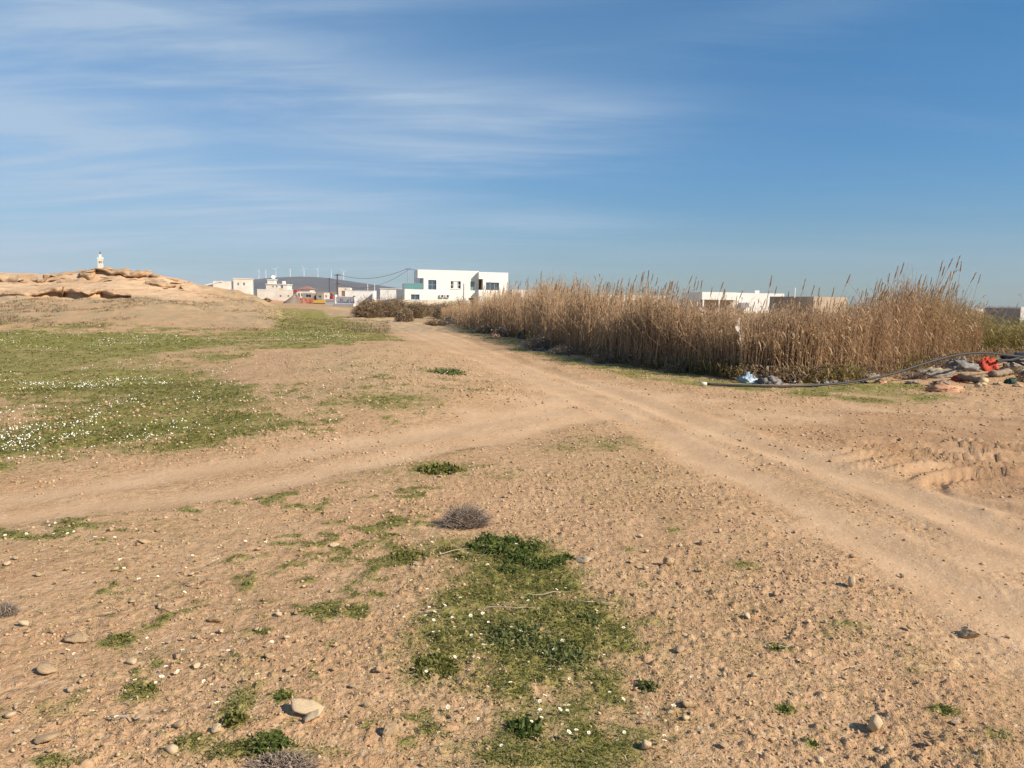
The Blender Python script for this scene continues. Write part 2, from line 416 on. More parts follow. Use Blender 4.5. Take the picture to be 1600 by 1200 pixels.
class MB:
    """collects faces for one mesh"""
    def __init__(self): self.v = []; self.f = []
    def box(self, x0, x1, y0, y1, z0, z1):
        b = len(self.v)
        self.v += [(x0, y0, z0), (x1, y0, z0), (x1, y1, z0), (x0, y1, z0), (x0, y0, z1), (x1, y0, z1), (x1, y1, z1), (x0, y1, z1)]
        self.f += [tuple(b + i for i in q) for q in ((0, 3, 2, 1), (4, 5, 6, 7), (0, 1, 5, 4), (1, 2, 6, 5), (2, 3, 7, 6), (3, 0, 4, 7))]
        return self
    def tube(self, pts, rad, n=6, caps=True):
        pts = [Vector(p) for p in pts]; b = len(self.v); m = len(pts)
        rads = rad if isinstance(rad, (list, tuple)) else [rad] * m
        up = Vector((0, 0, 1))
        for i, p in enumerate(pts):
            d = (pts[min(i + 1, m - 1)] - pts[max(i - 1, 0)]).normalized()
            s = d.cross(up if abs(d.z) < .95 else Vector((1, 0, 0))).normalized(); t = s.cross(d)
            for k in range(n):
                a = 2 * math.pi * k / n
                self.v.append(tuple(p + (s * math.cos(a) + t * math.sin(a)) * rads[i]))
        for i in range(m - 1):
            for k in range(n):
                k2 = (k + 1) % n
                self.f.append((b + i * n + k, b + i * n + k2, b + (i + 1) * n + k2, b + (i + 1) * n + k))
        if caps:
            self.f.append(tuple(b + k for k in range(n))[::-1]); self.f.append(tuple(b + (m - 1) * n + k for k in range(n)))
        return self
    def lathe(self, prof, n=8, c=(0, 0)):
        b = len(self.v); m = len(prof)
        for (r, z) in prof:
            for k in range(n):
                a = 2 * math.pi * (k + .5) / n
                self.v.append((c[0] + r * math.cos(a), c[1] + r * math.sin(a), z))
        for i in range(m - 1):
            for k in range(n):
                k2 = (k + 1) % n
                self.f.append((b + i * n + k, b + i * n + k2, b + (i + 1) * n + k2, b + (i + 1) * n + k))
        self.f.append(tuple(b + k for k in range(n))[::-1]); self.f.append(tuple(b + (m - 1) * n + k for k in range(n)))
        return self
    def wall(self, u0, u1, z0, z1, y0, y1, holes=()):
        """wall slab with openings (hu0,hu1,hz0,hz1)"""
        us = sorted({u0, u1, *[min(max(h[i], u0), u1) for h in holes for i in (0, 1)]})
        zs = sorted({z0, z1, *[min(max(h[i], z0), z1) for h in holes for i in (2, 3)]})
        for i in range(len(us) - 1):
            run = None
            for j in range(len(zs) - 1):
                cu = (us[i] + us[i + 1]) / 2; cz = (zs[j] + zs[j + 1]) / 2
                if any(h[0] < cu < h[1] and h[2] < cz < h[3] for h in holes):
                    if run is not None: self.box(us[i], us[i + 1], y0, y1, run, zs[j]); run = None
                elif run is None: run = zs[j]
            if run is not None: self.box(us[i], us[i + 1], y0, y1, run, z1)
        return self
    def build(self, name, mat, parent=None, smooth=False):
        me = bpy.data.meshes.new(name); me.from_pydata(self.v, [], self.f)
        if smooth: me.polygons.foreach_set('use_smooth', [True] * len(me.polygons))
        me.materials.append(mat)
        return link(name, me, parent)

# ------------------------------------------------------------------ materials
def mat(name, base, rough=.85, var=0.0, vscale=4.0, alt=None, bump=0.0, bscale=30.0, tintvar=None, metallic=0.0, spec=.3, trans=0.0):
    m = bpy.data.materials.new(name); m.use_nodes = True
    t = NT(m.node_tree); p = t.n['Principled BSDF']
    geo = t.new('ShaderNodeTexCoord').outputs['Object']
    col = base
    if alt is not None:
        col = t.mix(t.ramp(t.noise(geo, vscale, 5, .6), .35, .65), base, alt)
    if tintvar is not None:
        col = t.mix(t.attr('tint'), col, tintvar)
    if var:
        v = t.ramp(t.noise(geo, vscale * 3.1, 4, .6), .25, .75, 1 - var, 1 + var, False)
        n = t.new('ShaderNodeHueSaturation'); t.put(n.inputs['Color'], col); t.put(n.inputs['Value'], v); col = n.outputs[0]
    t.put(p.inputs['Base Color'], col)
    p.inputs['Roughness'].default_value = rough; p.inputs['Metallic'].default_value = metallic
    p.inputs['Specular IOR Level'].default_value = spec
    if trans: p.inputs['Transmission Weight'].default_value = trans
    if bump:
        b = t.new('ShaderNodeBump'); b.inputs['Strength'].default_value = bump; b.inputs['Distance'].default_value = .02
        t.l.new(t.noise(geo, bscale, 5, .6), b.inputs['Height']); t.l.new(b.outputs[0], p.inputs['Normal'])
    return m
def leafmat(name, a, b, rough=.7, transl=.25, alt=None):
    m = bpy.data.materials.new(name); m.use_nodes = True
    t = NT(m.node_tree); p = t.n['Principled BSDF']; out = t.n['Material Output']
    col = t.mix(t.attr('tint'), a, b)
    if alt is not None:
        geo = t.new('ShaderNodeTexCoord').outputs['Object']
        col = t.mix(t.ramp(t.noise(geo, 1.1, 4, .6), .45, .7), col, alt)
    t.put(p.inputs['Base Color'], col); p.inputs['Roughness'].default_value = rough; p.inputs['Specular IOR Level'].default_value = .2
    tr = t.new('ShaderNodeBsdfTranslucent'); t.put(tr.inputs[0], col)
    mx = t.new('ShaderNodeMixShader'); mx.inputs[0].default_value = transl
    t.l.new(p.outputs[0], mx.inputs[1]); t.l.new(tr.outputs[0], mx.inputs[2]); t.l.new(mx.outputs[0], out.inputs[0])
    return m
M = {}
M['white'] = mat('white_render', (.80, .79, .76), .8, .03, .4, (.76, .74, .70))
M['cream'] = mat('cream_render', (.74, .66, .55), .85, .04, .4, (.70, .60, .48))
M['warmwhite'] = mat('warm_white_render', (.72, .68, .62), .85, .05, .3, (.62, .56, .48))
M['greywall'] = mat('grey_cement', (.30, .28, .26), .9, .08, .5, (.24, .22, .20))
M['tan'] = mat('tan_cement', (.42, .34, .26), .9, .08, .5, (.36, .28, .20))
M['brownwall'] = mat('brown_cement', (.30, .23, .17), .9, .1, .6)
M['glass'] = mat('window_glass', (.05, .09, .14), .08, spec=.9)
M['tealglass'] = mat('teal_glass', (.12, .28, .29), .12, spec=.8)
M['frame'] = mat('window_frame', (.32, .34, .37), .5)
M['whiteframe'] = mat('white_frame', (.78, .78, .76), .5)
M['dark'] = mat('dark_void', (.02, .02, .022), .9)
M['door'] = mat('brown_door', (.22, .15, .11), .7)
M['acw'] = mat('ac_case', (.62, .62, .60), .5)
M['metalpole'] = mat('galvanised_steel', (.42, .42, .42), .5, metallic=.6)
M['darkpole'] = mat('dark_pole', (.10, .09, .10), .7)
M['wire'] = mat('wire', (.03, .03, .035), .7)
M['turbine'] = mat('turbine_white', (.85, .85, .85), .4)
M['blue_letters'] = mat('blue_paint', (.02, .03, .16), .6)
M['yellow'] = mat('yellow_paint', (.60, .36, .05), .7, .1, 2)
M['redbrick'] = mat('red_brick', (.42, .15, .09), .9, .12, 3, (.50, .20, .12))
M['roofred'] = mat('faded_roof', (.30, .16, .13), .9, .1, 1)
M['redpaint'] = mat('red_paint', (.40, .03, .05), .5)
M['gravelpile'] = mat('gravel_heap', (.20, .16, .13), .95, .15, 2, (.26, .21, .17), .6, 6)
M['stone'] = mat('limestone', (.50, .365, .225), .92, .10, 9, (.42, .29, .165), .5, 40)
M['palestone'] = mat('pale_limestone', (.60, .465, .30), .9, .08, 9, (.52, .385, .235), .4, 50)
M['clay'] = mat('red_clay', (.42, .22, .13), .95, .12, 6, (.50, .30, .18), .6, 25)
M['rock'] = mat('sandstone', (.52, .35, .21), .95, .12, 1.4, (.42, .25, .14), .7, 6)
def rockmat():
    m = bpy.data.materials.new('layered_sandstone'); m.use_nodes = True
    t = NT(m.node_tree); p = t.n['Principled BSDF']; P = t.new('ShaderNodeNewGeometry').outputs['Position']
    st = t.noise(t.mapping(P, (.5, .5, 7)), 1.6, 5, .65, .3); pit = t.noise(P, 5.0, 5, .7); big = t.noise(P, .7, 4, .6)
    col = t.mix(t.ramp(st, .35, .65), (.46, .29, .165), (.60, .43, .275))
    col = t.mix(t.ramp(pit, .52, .7, 0, .65), col, (.33, .19, .10)); col = t.mix(t.ramp(big, .5, .7, 0, .4), col, (.48, .40, .28))  # dark flecks paint crevice shade into the rock colour
    t.put(p.inputs['Base Color'], col); p.inputs['Roughness'].default_value = .95; p.inputs['Specular IOR Level'].default_value = .1
    b = t.new('ShaderNodeBump'); b.inputs['Distance'].default_value = .25; b.inputs['Strength'].default_value = .9
    t.put(b.inputs['Height'], t.math('ADD', t.math('MULTIPLY', st, .6), t.math('MULTIPLY', pit, .5))); t.l.new(b.outputs[0], p.inputs['Normal'])
    return m
M['rock'] = rockmat()
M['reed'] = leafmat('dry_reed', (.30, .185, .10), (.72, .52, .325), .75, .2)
M['reedgreen'] = leafmat('olive_reed', (.20, .17, .05), (.40, .33, .12), .7, .25)
M['plume'] = leafmat('reed_plume', (.42, .29, .17), (.60, .44, .28), .8, .3)
M['grass'] = leafmat('short_grass', (.095, .110, .022), (.245, .228, .070), .7, .3)
M['straw'] = leafmat('dry_straw', (.40, .29, .15), (.56, .43, .26), .8, .2)
M['weed'] = leafmat('leafy_weed', (.062, .095, .020), (.155, .185, .050), .8, .3)
M['greyweed'] = leafmat('grey_green_weed', (.10, .125, .040), (.19, .205, .075), .85, .25)
M['twig'] = leafmat('grey_twig', (.25, .19, .145), (.46, .38, .31), .85, .05)
M['shrub'] = leafmat('dry_shrub', (.20, .14, .085), (.42, .31, .20), .85, .1)
M['shrubgreen'] = leafmat('olive_shrub', (.13, .105, .05), (.27, .21, .11), .85, .1)
M['herb'] = leafmat('dry_herb', (.20, .155, .085), (.36, .28, .16), .9, .1)
M['petal'] = mat('white_petal', (.85, .83, .76), .6)
M['yolk'] = mat('yellow_disc', (.65, .42, .04), .7)
M['stem'] = mat('flower_stem', (.10, .16, .04), .7)
M['hose'] = mat('grey_black_hose', (.045, .045, .044), .6, .1, 8)
M['hosecap'] = mat('hose_cap', (.55, .60, .45), .6)
M['bluebag'] = mat('blue_plastic', (.20, .32, .42), .45, .15, 7, (.48, .53, .56), spec=.4)
M['greybag'] = mat('grey_plastic', (.10, .095, .09), .65, .2, 7, (.24, .225, .21), .6, 25, spec=.3)
M['whitebag'] = mat('white_plastic', (.52, .50, .49), .6, .12, 7, spec=.3)
M['blackbag'] = mat('black_plastic', (.025, .026, .03), .35, .1, 6, spec=.5)
M['rednet'] = mat('red_net', (.50, .045, .03), .8, .3, 22, (.66, .12, .06), 1.0, 60)
M['roll'] = mat('rolled_mat', (.22, .165, .12), .95, .2, 8, (.32, .245, .175), .9, 30)
M['rollend'] = mat('foam_end', (.60, .48, .30), .9, .1, 12)
M['greennet'] = mat('dark_green_net', (.03, .07, .05), .8, .2, 9)
M['canvas'] = mat('pale_canvas', (.36, .31, .24), .95, .2, 7, (.20, .165, .125), .8, 20)

# ------------------------------------------------------------------ the ground sheet
def ground_material():
    m = bpy.data.materials.new('earth'); m.use_nodes = True
    t = NT(m.node_tree); p = t.n['Principled BSDF']
    P = t.new('ShaderNodeNewGeometry').outputs['Position']
    road, grass, rough, hill, lush, mound = [t.attr(k) for k in ('smooth', 'grass', 'rough', 'hill', 'lush', 'mound')]
    n1 = t.noise(P, 1.3, 5, .6); n2 = t.noise(P, 9, 5, .65); n3 = t.noise(P, 55, 4, .7); n4 = t.noise(P, .25, 4, .55)
    soil = t.mix(t.ramp(n1, .3, .7), (.46, .292, .164), (.55, .368, .218))
    soil = t.mix(t.ramp(n2, .35, .7, 0, .55), soil, (.39, .230, .125))
    soil = t.mix(t.ramp(n4, .45, .7, 0, .35), soil, (.50, .325, .192))
    # crumbs of paler stone
    vo = t.new('ShaderNodeTexVoronoi', feature='F1'); t.l.new(P, vo.inputs['Vector']); vo.inputs['Scale'].default_value = 34
    pk = t.new('ShaderNodeSeparateColor'); t.l.new(vo.outputs['Color'], pk.inputs[0])
    peb = t.math('MULTIPLY', t.ramp(vo.outputs['Distance'], .45, .3), t.ramp(pk.outputs[0], .80, .86))
    soil = t.mix(t.math('MULTIPLY', peb, .7), soil, (.60, .48, .34))
    soil = t.mix(t.math('MULTIPLY', t.ramp(n3, .52, .72), .4), soil, (.30, .185, .115))
    # thin olive moss crust and dead scraps, in flecks
    moss = t.math('MULTIPLY', t.ramp(t.noise(P, 24, 4, .65), .50, .64), t.ramp(t.noise(P, .9, 4, .6), .36, .60, .25, .85))
    soil = t.mix(moss, soil, t.mix(t.ramp(n2, .4, .6), (.26, .20, .080), (.21, .135, .075)))
    rd = t.mix(t.ramp(n1, .3, .7), (.475, .314, .186), (.545, .376, .232))
    rd = t.mix(t.ramp(n2, .45, .75, 0, .35), rd, (.43, .285, .162))
    rd = t.mix(t.math('MULTIPLY', peb, .5), rd, (.64, .52, .38))
    col = t.mix(t.ramp(t.math('ADD', road, t.math('MULTIPLY', t.math('SUBTRACT', n2, .5), 1.1)), .15, .85), soil, rd)
    # brown churned soil by the spun ruts
    col = t.mix(t.math('MULTIPLY', rough, t.ramp(n1, .35, .6, .15, .85)), col, (.36, .215, .118))
    # orange sand of the eroded mound, greyish dry herbs on its foot
    col = t.mix(hill, col, t.mix(t.ramp(t.noise(t.mapping(P, (.4, .4, 5)), 1.4, 5, .65), .38, .64), (.61, .44, .29), (.50, .33, .19)))
    herb = t.math('MULTIPLY', t.math('MULTIPLY', t.attr('herb'), t.ramp(t.noise(P, 1.1, 6, .75), .36, .58)), .85)
    col = t.mix(herb, col, (.33, .265, .165))
    col = t.mix(t.math('MULTIPLY', grass, .42), col, (.315, .255, .115))
    # low green cover, broken up by bare crumbs
    brk = t.math('ADD', t.math('ADD', t.math('MULTIPLY', n2, .45), t.math('MULTIPLY', n3, .35)), .12)
    gf = t.ramp(t.math('SUBTRACT', grass, brk), -.24, .24)
    gcol = t.mix(t.ramp(n1, .35, .68), (.165, .170, .038), (.275, .250, .085))
    gcol = t.mix(t.ramp(n2, .50, .72, 0, .8), gcol, (.33, .24, .12))
    gcol = t.mix(t.ramp(n3, .50, .70, 0, .6), gcol, (.10, .085, .03))
    gcol = t.mix(t.math('MULTIPLY', lush, t.ramp(n1, .4, .6)), gcol, (.185, .190, .036))
    col = t.mix(t.math('MULTIPLY', gf, .9), col, gcol)
    # gravelly island between the two tracks
    col = t.mix(t.math('MULTIPLY', mound, t.ramp(n2, .5, .65, .1, .6)), col, (.54, .43, .27))
    t.put(p.inputs['Base Color'], col)
    p.inputs['Roughness'].default_value = .95; p.inputs['Specular IOR Level'].default_value = .1
    b = t.new('ShaderNodeBump'); b.inputs['Distance'].default_value = .012
    t.put(b.inputs['Strength'], t.ramp(road, 0, 1, .8, .65))
    hgt = t.math('ADD', t.math('MULTIPLY', n3, .6), t.math('MULTIPLY', t.noise(P, 140, 3, .6), .5))
    t.put(b.inputs['Height'], hgt)
    b2 = t.new('ShaderNodeBump'); b2.inputs['Distance'].default_value = .08; b2.inputs['Strength'].default_value = .5
    t.put(b2.inputs['Height'], t.math('MULTIPLY', n2, t.ramp(road, 0, 1, 1, .25))); t.l.new(b.outputs[0], b2.inputs['Normal'])
    t.l.new(b2.outputs[0], p.inputs['Normal'])
    return m

rows = [0.05, .4, .8, 1.2, 1.6, 1.9, 2.1, 2.25]
r = 2.3
while r < 9300:
    rows.append(r)
    if r < 34: r += min(max(r * r / 1232.0 * 1.35, .008), .34)
    elif r < 66: r += .11 if 47.5 < r < 53 else .22
    elif r < 120: r += .9
    else: r *= 1.07
rows = np.array(rows)
AZ = 44.0
azs = np.concatenate([np.linspace(-180, -AZ, 60)[:-1], np.linspace(-AZ, AZ, 720), np.linspace(AZ, 180, 70)[1:-1]])
azr = np.radians(azs)
gx = rows[:, None] * np.sin(azr)[None, :]; gy = rows[:, None] * np.cos(azr)[None, :]
nr, nc = gx.shape
X = gx.ravel(); Y = gy.ravel()
Z0 = zones(X, Y)
GH = height(X, Y, Z0)
cz_, p_, yy_, a_ = hill_frac(X, Y)
hillm = sstep(.30, .50, p_ + .25 * (fbm(X, Y, .35, 4, 201) - .5)) * sstep(2.0, 3.1, cz_) * (Y < 90)
herbm = sstep(.03, .14, p_) * (1 - sstep(.36, .52, p_)) + .9 * sstep(.02, .2, p_) * (1 - sstep(1.8, 3.0, cz_)) * (Z0['r'] < 90)
herbm = np.clip(herbm * (.25 + 1.5 * fbm(X, Y, .35, 4, 203)), 0, 1)
Z0['grass'] = Z0['grass'] * (1 - hillm)
idx = np.arange(nr * nc).reshape(nr, nc)
i0 = idx[:-1, :]; i1 = idx[1:, :]
quads = np.stack([i0, np.roll(i0, -1, 1), np.roll(i1, -1, 1), i1], -1).reshape(-1, 4)[:, ::-1]
V = np.stack([X, Y, GH], -1)
me = mesh_np('ground', V, [quads, idx[0][None, :]], ground_material(), attrs=dict(smooth=Z0['smooth'], grass=Z0['grass'], rough=Z0['rough'], hill=hillm, herb=herbm,
             lush=Z0['lush'], mound=Z0['mound']), smooth=True)
ground = tag(link('ground', me), kind='structure')

# ------------------------------------------------------------------ far hill
HX = [200, 260, 310, 350, 390, 430, 470, 500, 540, 580, 620, 660, 700, 760, 850, 1000]
HY = [461, 457, 449, 441, 436.5, 432.5, 431, 432, 437, 443, 448.5, 454, 459, 464, 468, 473]
HD = 8000.0
nx_, ny_ = 120, 30
xs = np.linspace(HX[0], HX[-1], nx_)
crest = np.array([at(x, np.interp(x, HX, HY), HD)[2] for x in xs]); crest = np.maximum(crest, -5)
cxs = np.array([at(x, 460, HD)[0] for x in xs])
tt = np.linspace(-1, 1, ny_)
HVx = cxs[:, None] * (1 + .12 * tt[None, :]); HVy = HD + 1500 * tt[None, :] + 0 * HVx
prof = np.cos(tt * math.pi / 2) ** 1.2
HVz = crest[:, None] * prof[None, :] - 8 + 60 * (fbm(HVx, HVy, .002, 4, 301) - .5) * (prof * (1 - prof) * 3)[None, :]
ii = np.arange(nx_ * ny_).reshape(nx_, ny_)
q = np.stack([ii[:-1, :-1], ii[1:, :-1], ii[1:, 1:], ii[:-1, 1:]], -1).reshape(-1, 4)
M['farhill'] = mat('scrub_hillside', (.045, .045, .035), .95, .2, .002, (.085, .075, .055))
tag(link('hill', mesh_np('hill', np.stack([HVx, HVy, HVz], -1).reshape(-1, 3), q, M['farhill'], smooth=True)), kind='structure')

# ------------------------------------------------------------------ wind turbines on its ridge
def turbine_proto():
    t = thing('wind_turbine', '', 'wind turbine')
    MB().lathe([(3.6, -25), (2.2, 78)], 10).build('tower', M['turbine'], t)
    MB().box(-2.2, 2.2, -4, 7, 77.5, 82).build('nacelle', M['turbine'], t)
    hub = MB().lathe([(0.6, -1.8), (2.2, 0), (2.0, 2)], 8).build('hub', M['turbine'], t)
    hub.rotation_euler = (RAD(90), 0, 0); hub.location = (0, -5, 80)
    b = MB(); b.v = [(-1.4, -.3, 1), (1.4, -.3, 1), (2.2, -.3, 8), (.5, -.3, 42), (-.4, -.3, 42), (-1.6, -.3, 8), (-1.4, .5, 1), (1.4, .5, 1), (2.2, .5, 8), (.5, .1, 42), (-.4, .1, 42), (-1.6, .5, 8)]
    b.f = [(0, 1, 2, 3, 4, 5), (11, 10, 9, 8, 7, 6)] + [(i, i + 6, (i + 1) % 6 + 6, (i + 1) % 6) for i in range(6)]
    for k in range(3):
        o = b.build('blade', M['turbine'], t); o.location = (0, -5.6, 80); o.rotation_euler = (0, RAD(120 * k + 10), 0)
    return t
tp = turbine_proto()
TX = [404.5, 415.5, 431, 453.5, 475, 496.5, 517.5, 537]
TW = ['outermost white wind turbine above the stepped cream building', 'white wind turbine second out along the hill shoulder above the cream building',
      'white wind turbine directly above the pale house with the roof dish', 'white wind turbine on the rising ridge just before its highest point',
      'white wind turbine standing on the highest point of the far ridge', 'white wind turbine just past the highest point of the ridge, toward the poles',
      'white wind turbine next to the electricity poles, on the falling ridge', 'last white wind turbine on the falling ridge, beyond the dark electricity pole']
for i, x in enumerate(TX):
    o = tp if i == 0 else copy_tree(tp)
    yb = np.interp(x, HX, HY) + .3
    o.location = at(x, yb, HD + 20); o.rotation_euler = (0, 0, RAD(random.uniform(-25, 25)))
    for ch in o.children:
        if ch.name.startswith('blade'):
            e = ch.rotation_euler.copy(); e.y += RAD([8, 60, 25, 40, 75, 15, 95, 50][i]); ch.rotation_euler = e
    tag(o, TW[i], 'wind turbine', 'wind turbines along the far ridge')

# ------------------------------------------------------------------ buildings
class Facade:
    """a front plane through picture column px0 at depth D, turned by th; picture points become metres on it"""
    def __init__(s, px0, D, th, zoff=0.0):
        d = ray(px0, 470); s.o = np.array([d[0], d[1]]) * (D / d[1]); s.th = th; s.c, s.s = math.cos(th), math.sin(th)
    def uv(s, px, py, back=0.0):
        ox = s.o[0] - s.s * back; oy = s.o[1] + s.c * back
        d = ray(px, py)
        # ox + u c = k dx ; oy + u s = k dy
        k = (ox * s.s - oy * s.c) / (d[0] * s.s - d[1] * s.c)
        u = (k * d[0] - ox) * s.c + (k * d[1] - oy) * s.s
        return u, CAMH + k * d[2]
    def u(s, px, back=0.0): return s.uv(px, 470, back)[0]
    def root(s, name, label, cat, group=None): return thing(name, label, cat, (s.o[0], s.o[1], 0), s.th, group)
    def rect(s, px0, py0, px1, py1, back=0.0):
        a = s.uv(px0, py0, back); b = s.uv(px1, py1, back); c = s.uv(px0, py1, back)
        return (a[0], b[0], c[1], s.uv(px1, py0, back)[1] * .5 + a[1] * .5)
def window(root, rc, y, fm, gm, nv=1, nh=0, w=.07, name='window'):
    """frame with mullions in an opening; the glass is its child"""
    u0, u1, z0, z1 = rc; b = MB()
    b.box(u0, u1, y, y + .08, z0, z0 + w).box(u0, u1, y, y + .08, z1 - w, z1).box(u0, u0 + w, y, y + .08, z0 + w, z1 - w).box(u1 - w, u1, y, y + .08, z0 + w, z1 - w)
    for k in range(nv):
        c = u0 + (u1 - u0) * (k + 1) / (nv + 1); b.box(c - w / 2, c + w / 2, y + .005, y + .075, z0 + w, z1 - w)
    for k in range(nh):
        c = z0 + (z1 - z0) * (k + 1) / (nh + 1); b.box(u0 + w, u1 - w, y + .01, y + .07, c - w / 2, c + w / 2)
    f = b.build(name, fm, root)
    MB().box(u0 + w * .5, u1 - w * .5, y + .035, y + .05, z0 + w * .5, z1 - w * .5).build('pane', gm, f)
    return f
def P1(zx, zy): return 600 + zx / 6.667, 400 + zy / 6.667
def P2(zx, zy): return 320 + zx / 5.333, 400 + zy / 5.333

def white_house():
    f = Facade(632.2, 136, RAD(17))
    h = f.root('white_house', 'modern white flat-roofed two-storey house with glass balcony and blue windows', 'house')
    R = lambda a, b, c, d, back=0.0: f.rect(*P1(a, b), *P1(c, d), back)
    ug0 = f.u(P1(215, 0)[0]); um = f.u(P1(412, 0)[0]); us = f.u(P1(350, 0)[0]); ur = f.u(P1(985, 0)[0])
    zt = f.uv(*P1(350, 140))[1]; zf = f.uv(*P1(215, 345))[1]; zs = f.uv(*P1(400, 230))[1]
    low = R(280, 400, 370, 455); dr = R(880, 436, 960, 500); dr = (dr[0], dr[1], 0.0, dr[3])
    MB().wall(ug0, ur, -.5, zf, 0, .3, [low, dr]).build('front_wall', M['white'], h)
    w1 = R(460, 250, 545, 350); w2 = R(695, 262, 800, 340); w3 = R(900, 265, 945, 370)
    MB().wall(um, ur, zf, zt, 0, .3, [w1, w2, w3]).build('upper_front_wall', M['white'], h)
    s = MB(); s.box(ug0, ug0 + .3, .3, 10, -.5, zf); s.box(ug0 + .3, um, 9.7, 10, -.5, zf); s.box(um + .001, ur + 7, 9.7, 10, -.5, zt - .02)
    s.wall(0, 1, 0, 1, 0, 0) if False else None
    s.build('rear_walls', M['white'], h)
    # left wall of the upper storey, with the dark sliding door to the balcony
    lw = MB(); lw.box(um, um + .3, 3.4, 9.7, zf, zt); lw.box(um, um + .3, .3, 3.4, zs - .1, zt); lw.build('side_wall', M['white'], h)
    g = MB(); g.box(um + .1, um + .16, .32, 3.38, zf + .02, zs - .12); g.build('sliding_door', M['glass'], h)
    MB().box(us, um, 0.002, 3.2, zs, zt).build('balcony_roof', M['white'], h)
    MB().box(ug0 + .3, ur, .3, 9.7, zf - .3, zf - .01).build('floor_slab', M['white'], h)
    MB().box(um + .3, ur, .3, 9.7, zt - .5, zt - .25).build('roof', M['white'], h)
    gz_ = f.uv(*P1(300, 287))[1]
    b = MB(); b.box(ug0 + .05, um - .05, .1, .13, zf + .08, gz_); b.box(ug0 + .05, ug0 + .08, .13, 3.2, zf + .08, gz_)
    bal = b.build('glass_balustrade', M['tealglass'], h)
    MB().box(ug0 + .03, um, .08, .15, gz_, gz_ + .05).build('handrail', M['frame'], bal)
    window(h, w1, .16, M['frame'], M['glass'], 1, 1)
    window(h, w3, .16, M['frame'], M['tealglass'], 1, 0)
    window(h, low, .16, M['frame'], M['glass'], 1, 0)
    # shuttered window: dark openings at both sides of a white middle board
    u0, u1, z0, z1 = w2
    w = window(h, w2, .16, M['whiteframe'], M['dark'], 3, 1, .06)
    a = u0 + (u1 - u0) * .30; c = u0 + (u1 - u0) * .68
    MB().box(a, c, .10, .158, z0 + .02, z1 - .02).build('shutter', M['whiteframe'], w)
    MB().box(u0, u1, -.08, .02, z0 - .12, z0 - .005).build('sill', M['white'], w)
    d = MB().box(dr[0] + .02, dr[1] - .02, .12, .18, .02, dr[3] - .02).build('door', M['door'], h)
    MB().box(dr[1] - .25, dr[1] - .2, .06, .12, .95, 1.1).build('handle', M['metalpole'], d)
    for (x0, x1) in ((578, 622), (635, 680)):
        rc = R(x0, 402, x1, 432)
        ac = MB().box(rc[0], rc[1], -.32, -.04, rc[2], rc[3]).build('air_conditioner', M['acw'], h)
        cu = (rc[0] + rc[1]) / 2 + .05; cz = (rc[2] + rc[3]) / 2
        fan = MB().lathe([(.19, 0), (.19, .02)], 12).build('fan_grille', M['dark'], ac); fan.rotation_euler = (RAD(90), 0, 0); fan.location = (cu, -.325, cz)
    pu = f.u(P1(832, 0)[0]); MB().tube([(pu, -.06, 0), (pu, -.06, f.uv(*P1(832, 285))[1])], .05, 6).build('downpipe', M['metalpole'], h)
    # right wing steps forward of the main front
    bk = -1.15
    r0 = f.u(P1(987, 0)[0], bk); r1 = f.u(P1(1290, 0)[0], bk); zr = f.uv(*P1(1120, 170), bk)[1]
    por = R(987, 240, 1030, 352, bk); por = (r0 - .1, por[1], por[2], por[3]); w4 = R(1062, 276, 1198, 356, bk)
    MB().wall(r0, r1, -.5, zr, bk, bk + .3, [por, w4]).build('wing_front_wall', M['white'], h)
    sw = MB(); sw.wall(0, 0.0001, 0, 0.0001, 0, 0.0001)
    sw = MB(); sw.box(r0, r0 + .3, bk + .3, 9.7, -.5, por[2]); sw.box(r0, r0 + .3, bk + .3, 9.7, por[3], zr); sw.box(r0 + .02, r0 + .28, bk + 2.2, 9.7, por[2], por[3]); sw.box(r1 - .3, r1, bk + .3, 9.7, -.5, zr)
    sw.build('wing_side_walls', M['white'], h)
    MB().box(r0 + .3, r1 - .3, bk + .3, 9.7, zr - .5, zr - .25).build('wing_roof', M['white'], h)
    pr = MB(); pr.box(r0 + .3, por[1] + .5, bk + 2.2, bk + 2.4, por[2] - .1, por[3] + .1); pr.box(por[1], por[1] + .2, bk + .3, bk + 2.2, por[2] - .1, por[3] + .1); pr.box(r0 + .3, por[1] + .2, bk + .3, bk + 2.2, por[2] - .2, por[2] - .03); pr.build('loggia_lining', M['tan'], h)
    window(h, w4, bk + .16, M['frame'], M['glass'], 2, 0)
    MB().box(r0 + .3, r1 - .3, bk + .31, bk + .4, .2, zr - .6).build('wing_lining', M['greywall'], h) if False else None
    # cream rendered base band of the wing
    MB().box(por[1] + .1, r1, bk - .06, bk - .003, -.5, f.uv(*P1(1120, 372), bk)[1]).build('base_band', M['cream'], h)
white_house()

def garden_wall(name, label, pts, D, th, ztop_px, m, thick=.25, cap=None):
    f = Facade(pts[0], D, th); u1 = f.u(pts[1]); z = f.uv(pts[0], ztop_px)[1]
    t = f.root(name, label, 'wall')
    MB().box(0, u1, 0, thick, -.5, z).build('wall_body', m, t)
    MB().box(-.04, u1 + .04, -.04, thick + .04, z + .002, z + .09).build('coping', cap or m, t)
    return t, f, u1, z
garden_wall('garden_wall', 'low cream garden wall in front of the two-storey house', (622, 735), 126, RAD(17), 469, M['cream'])
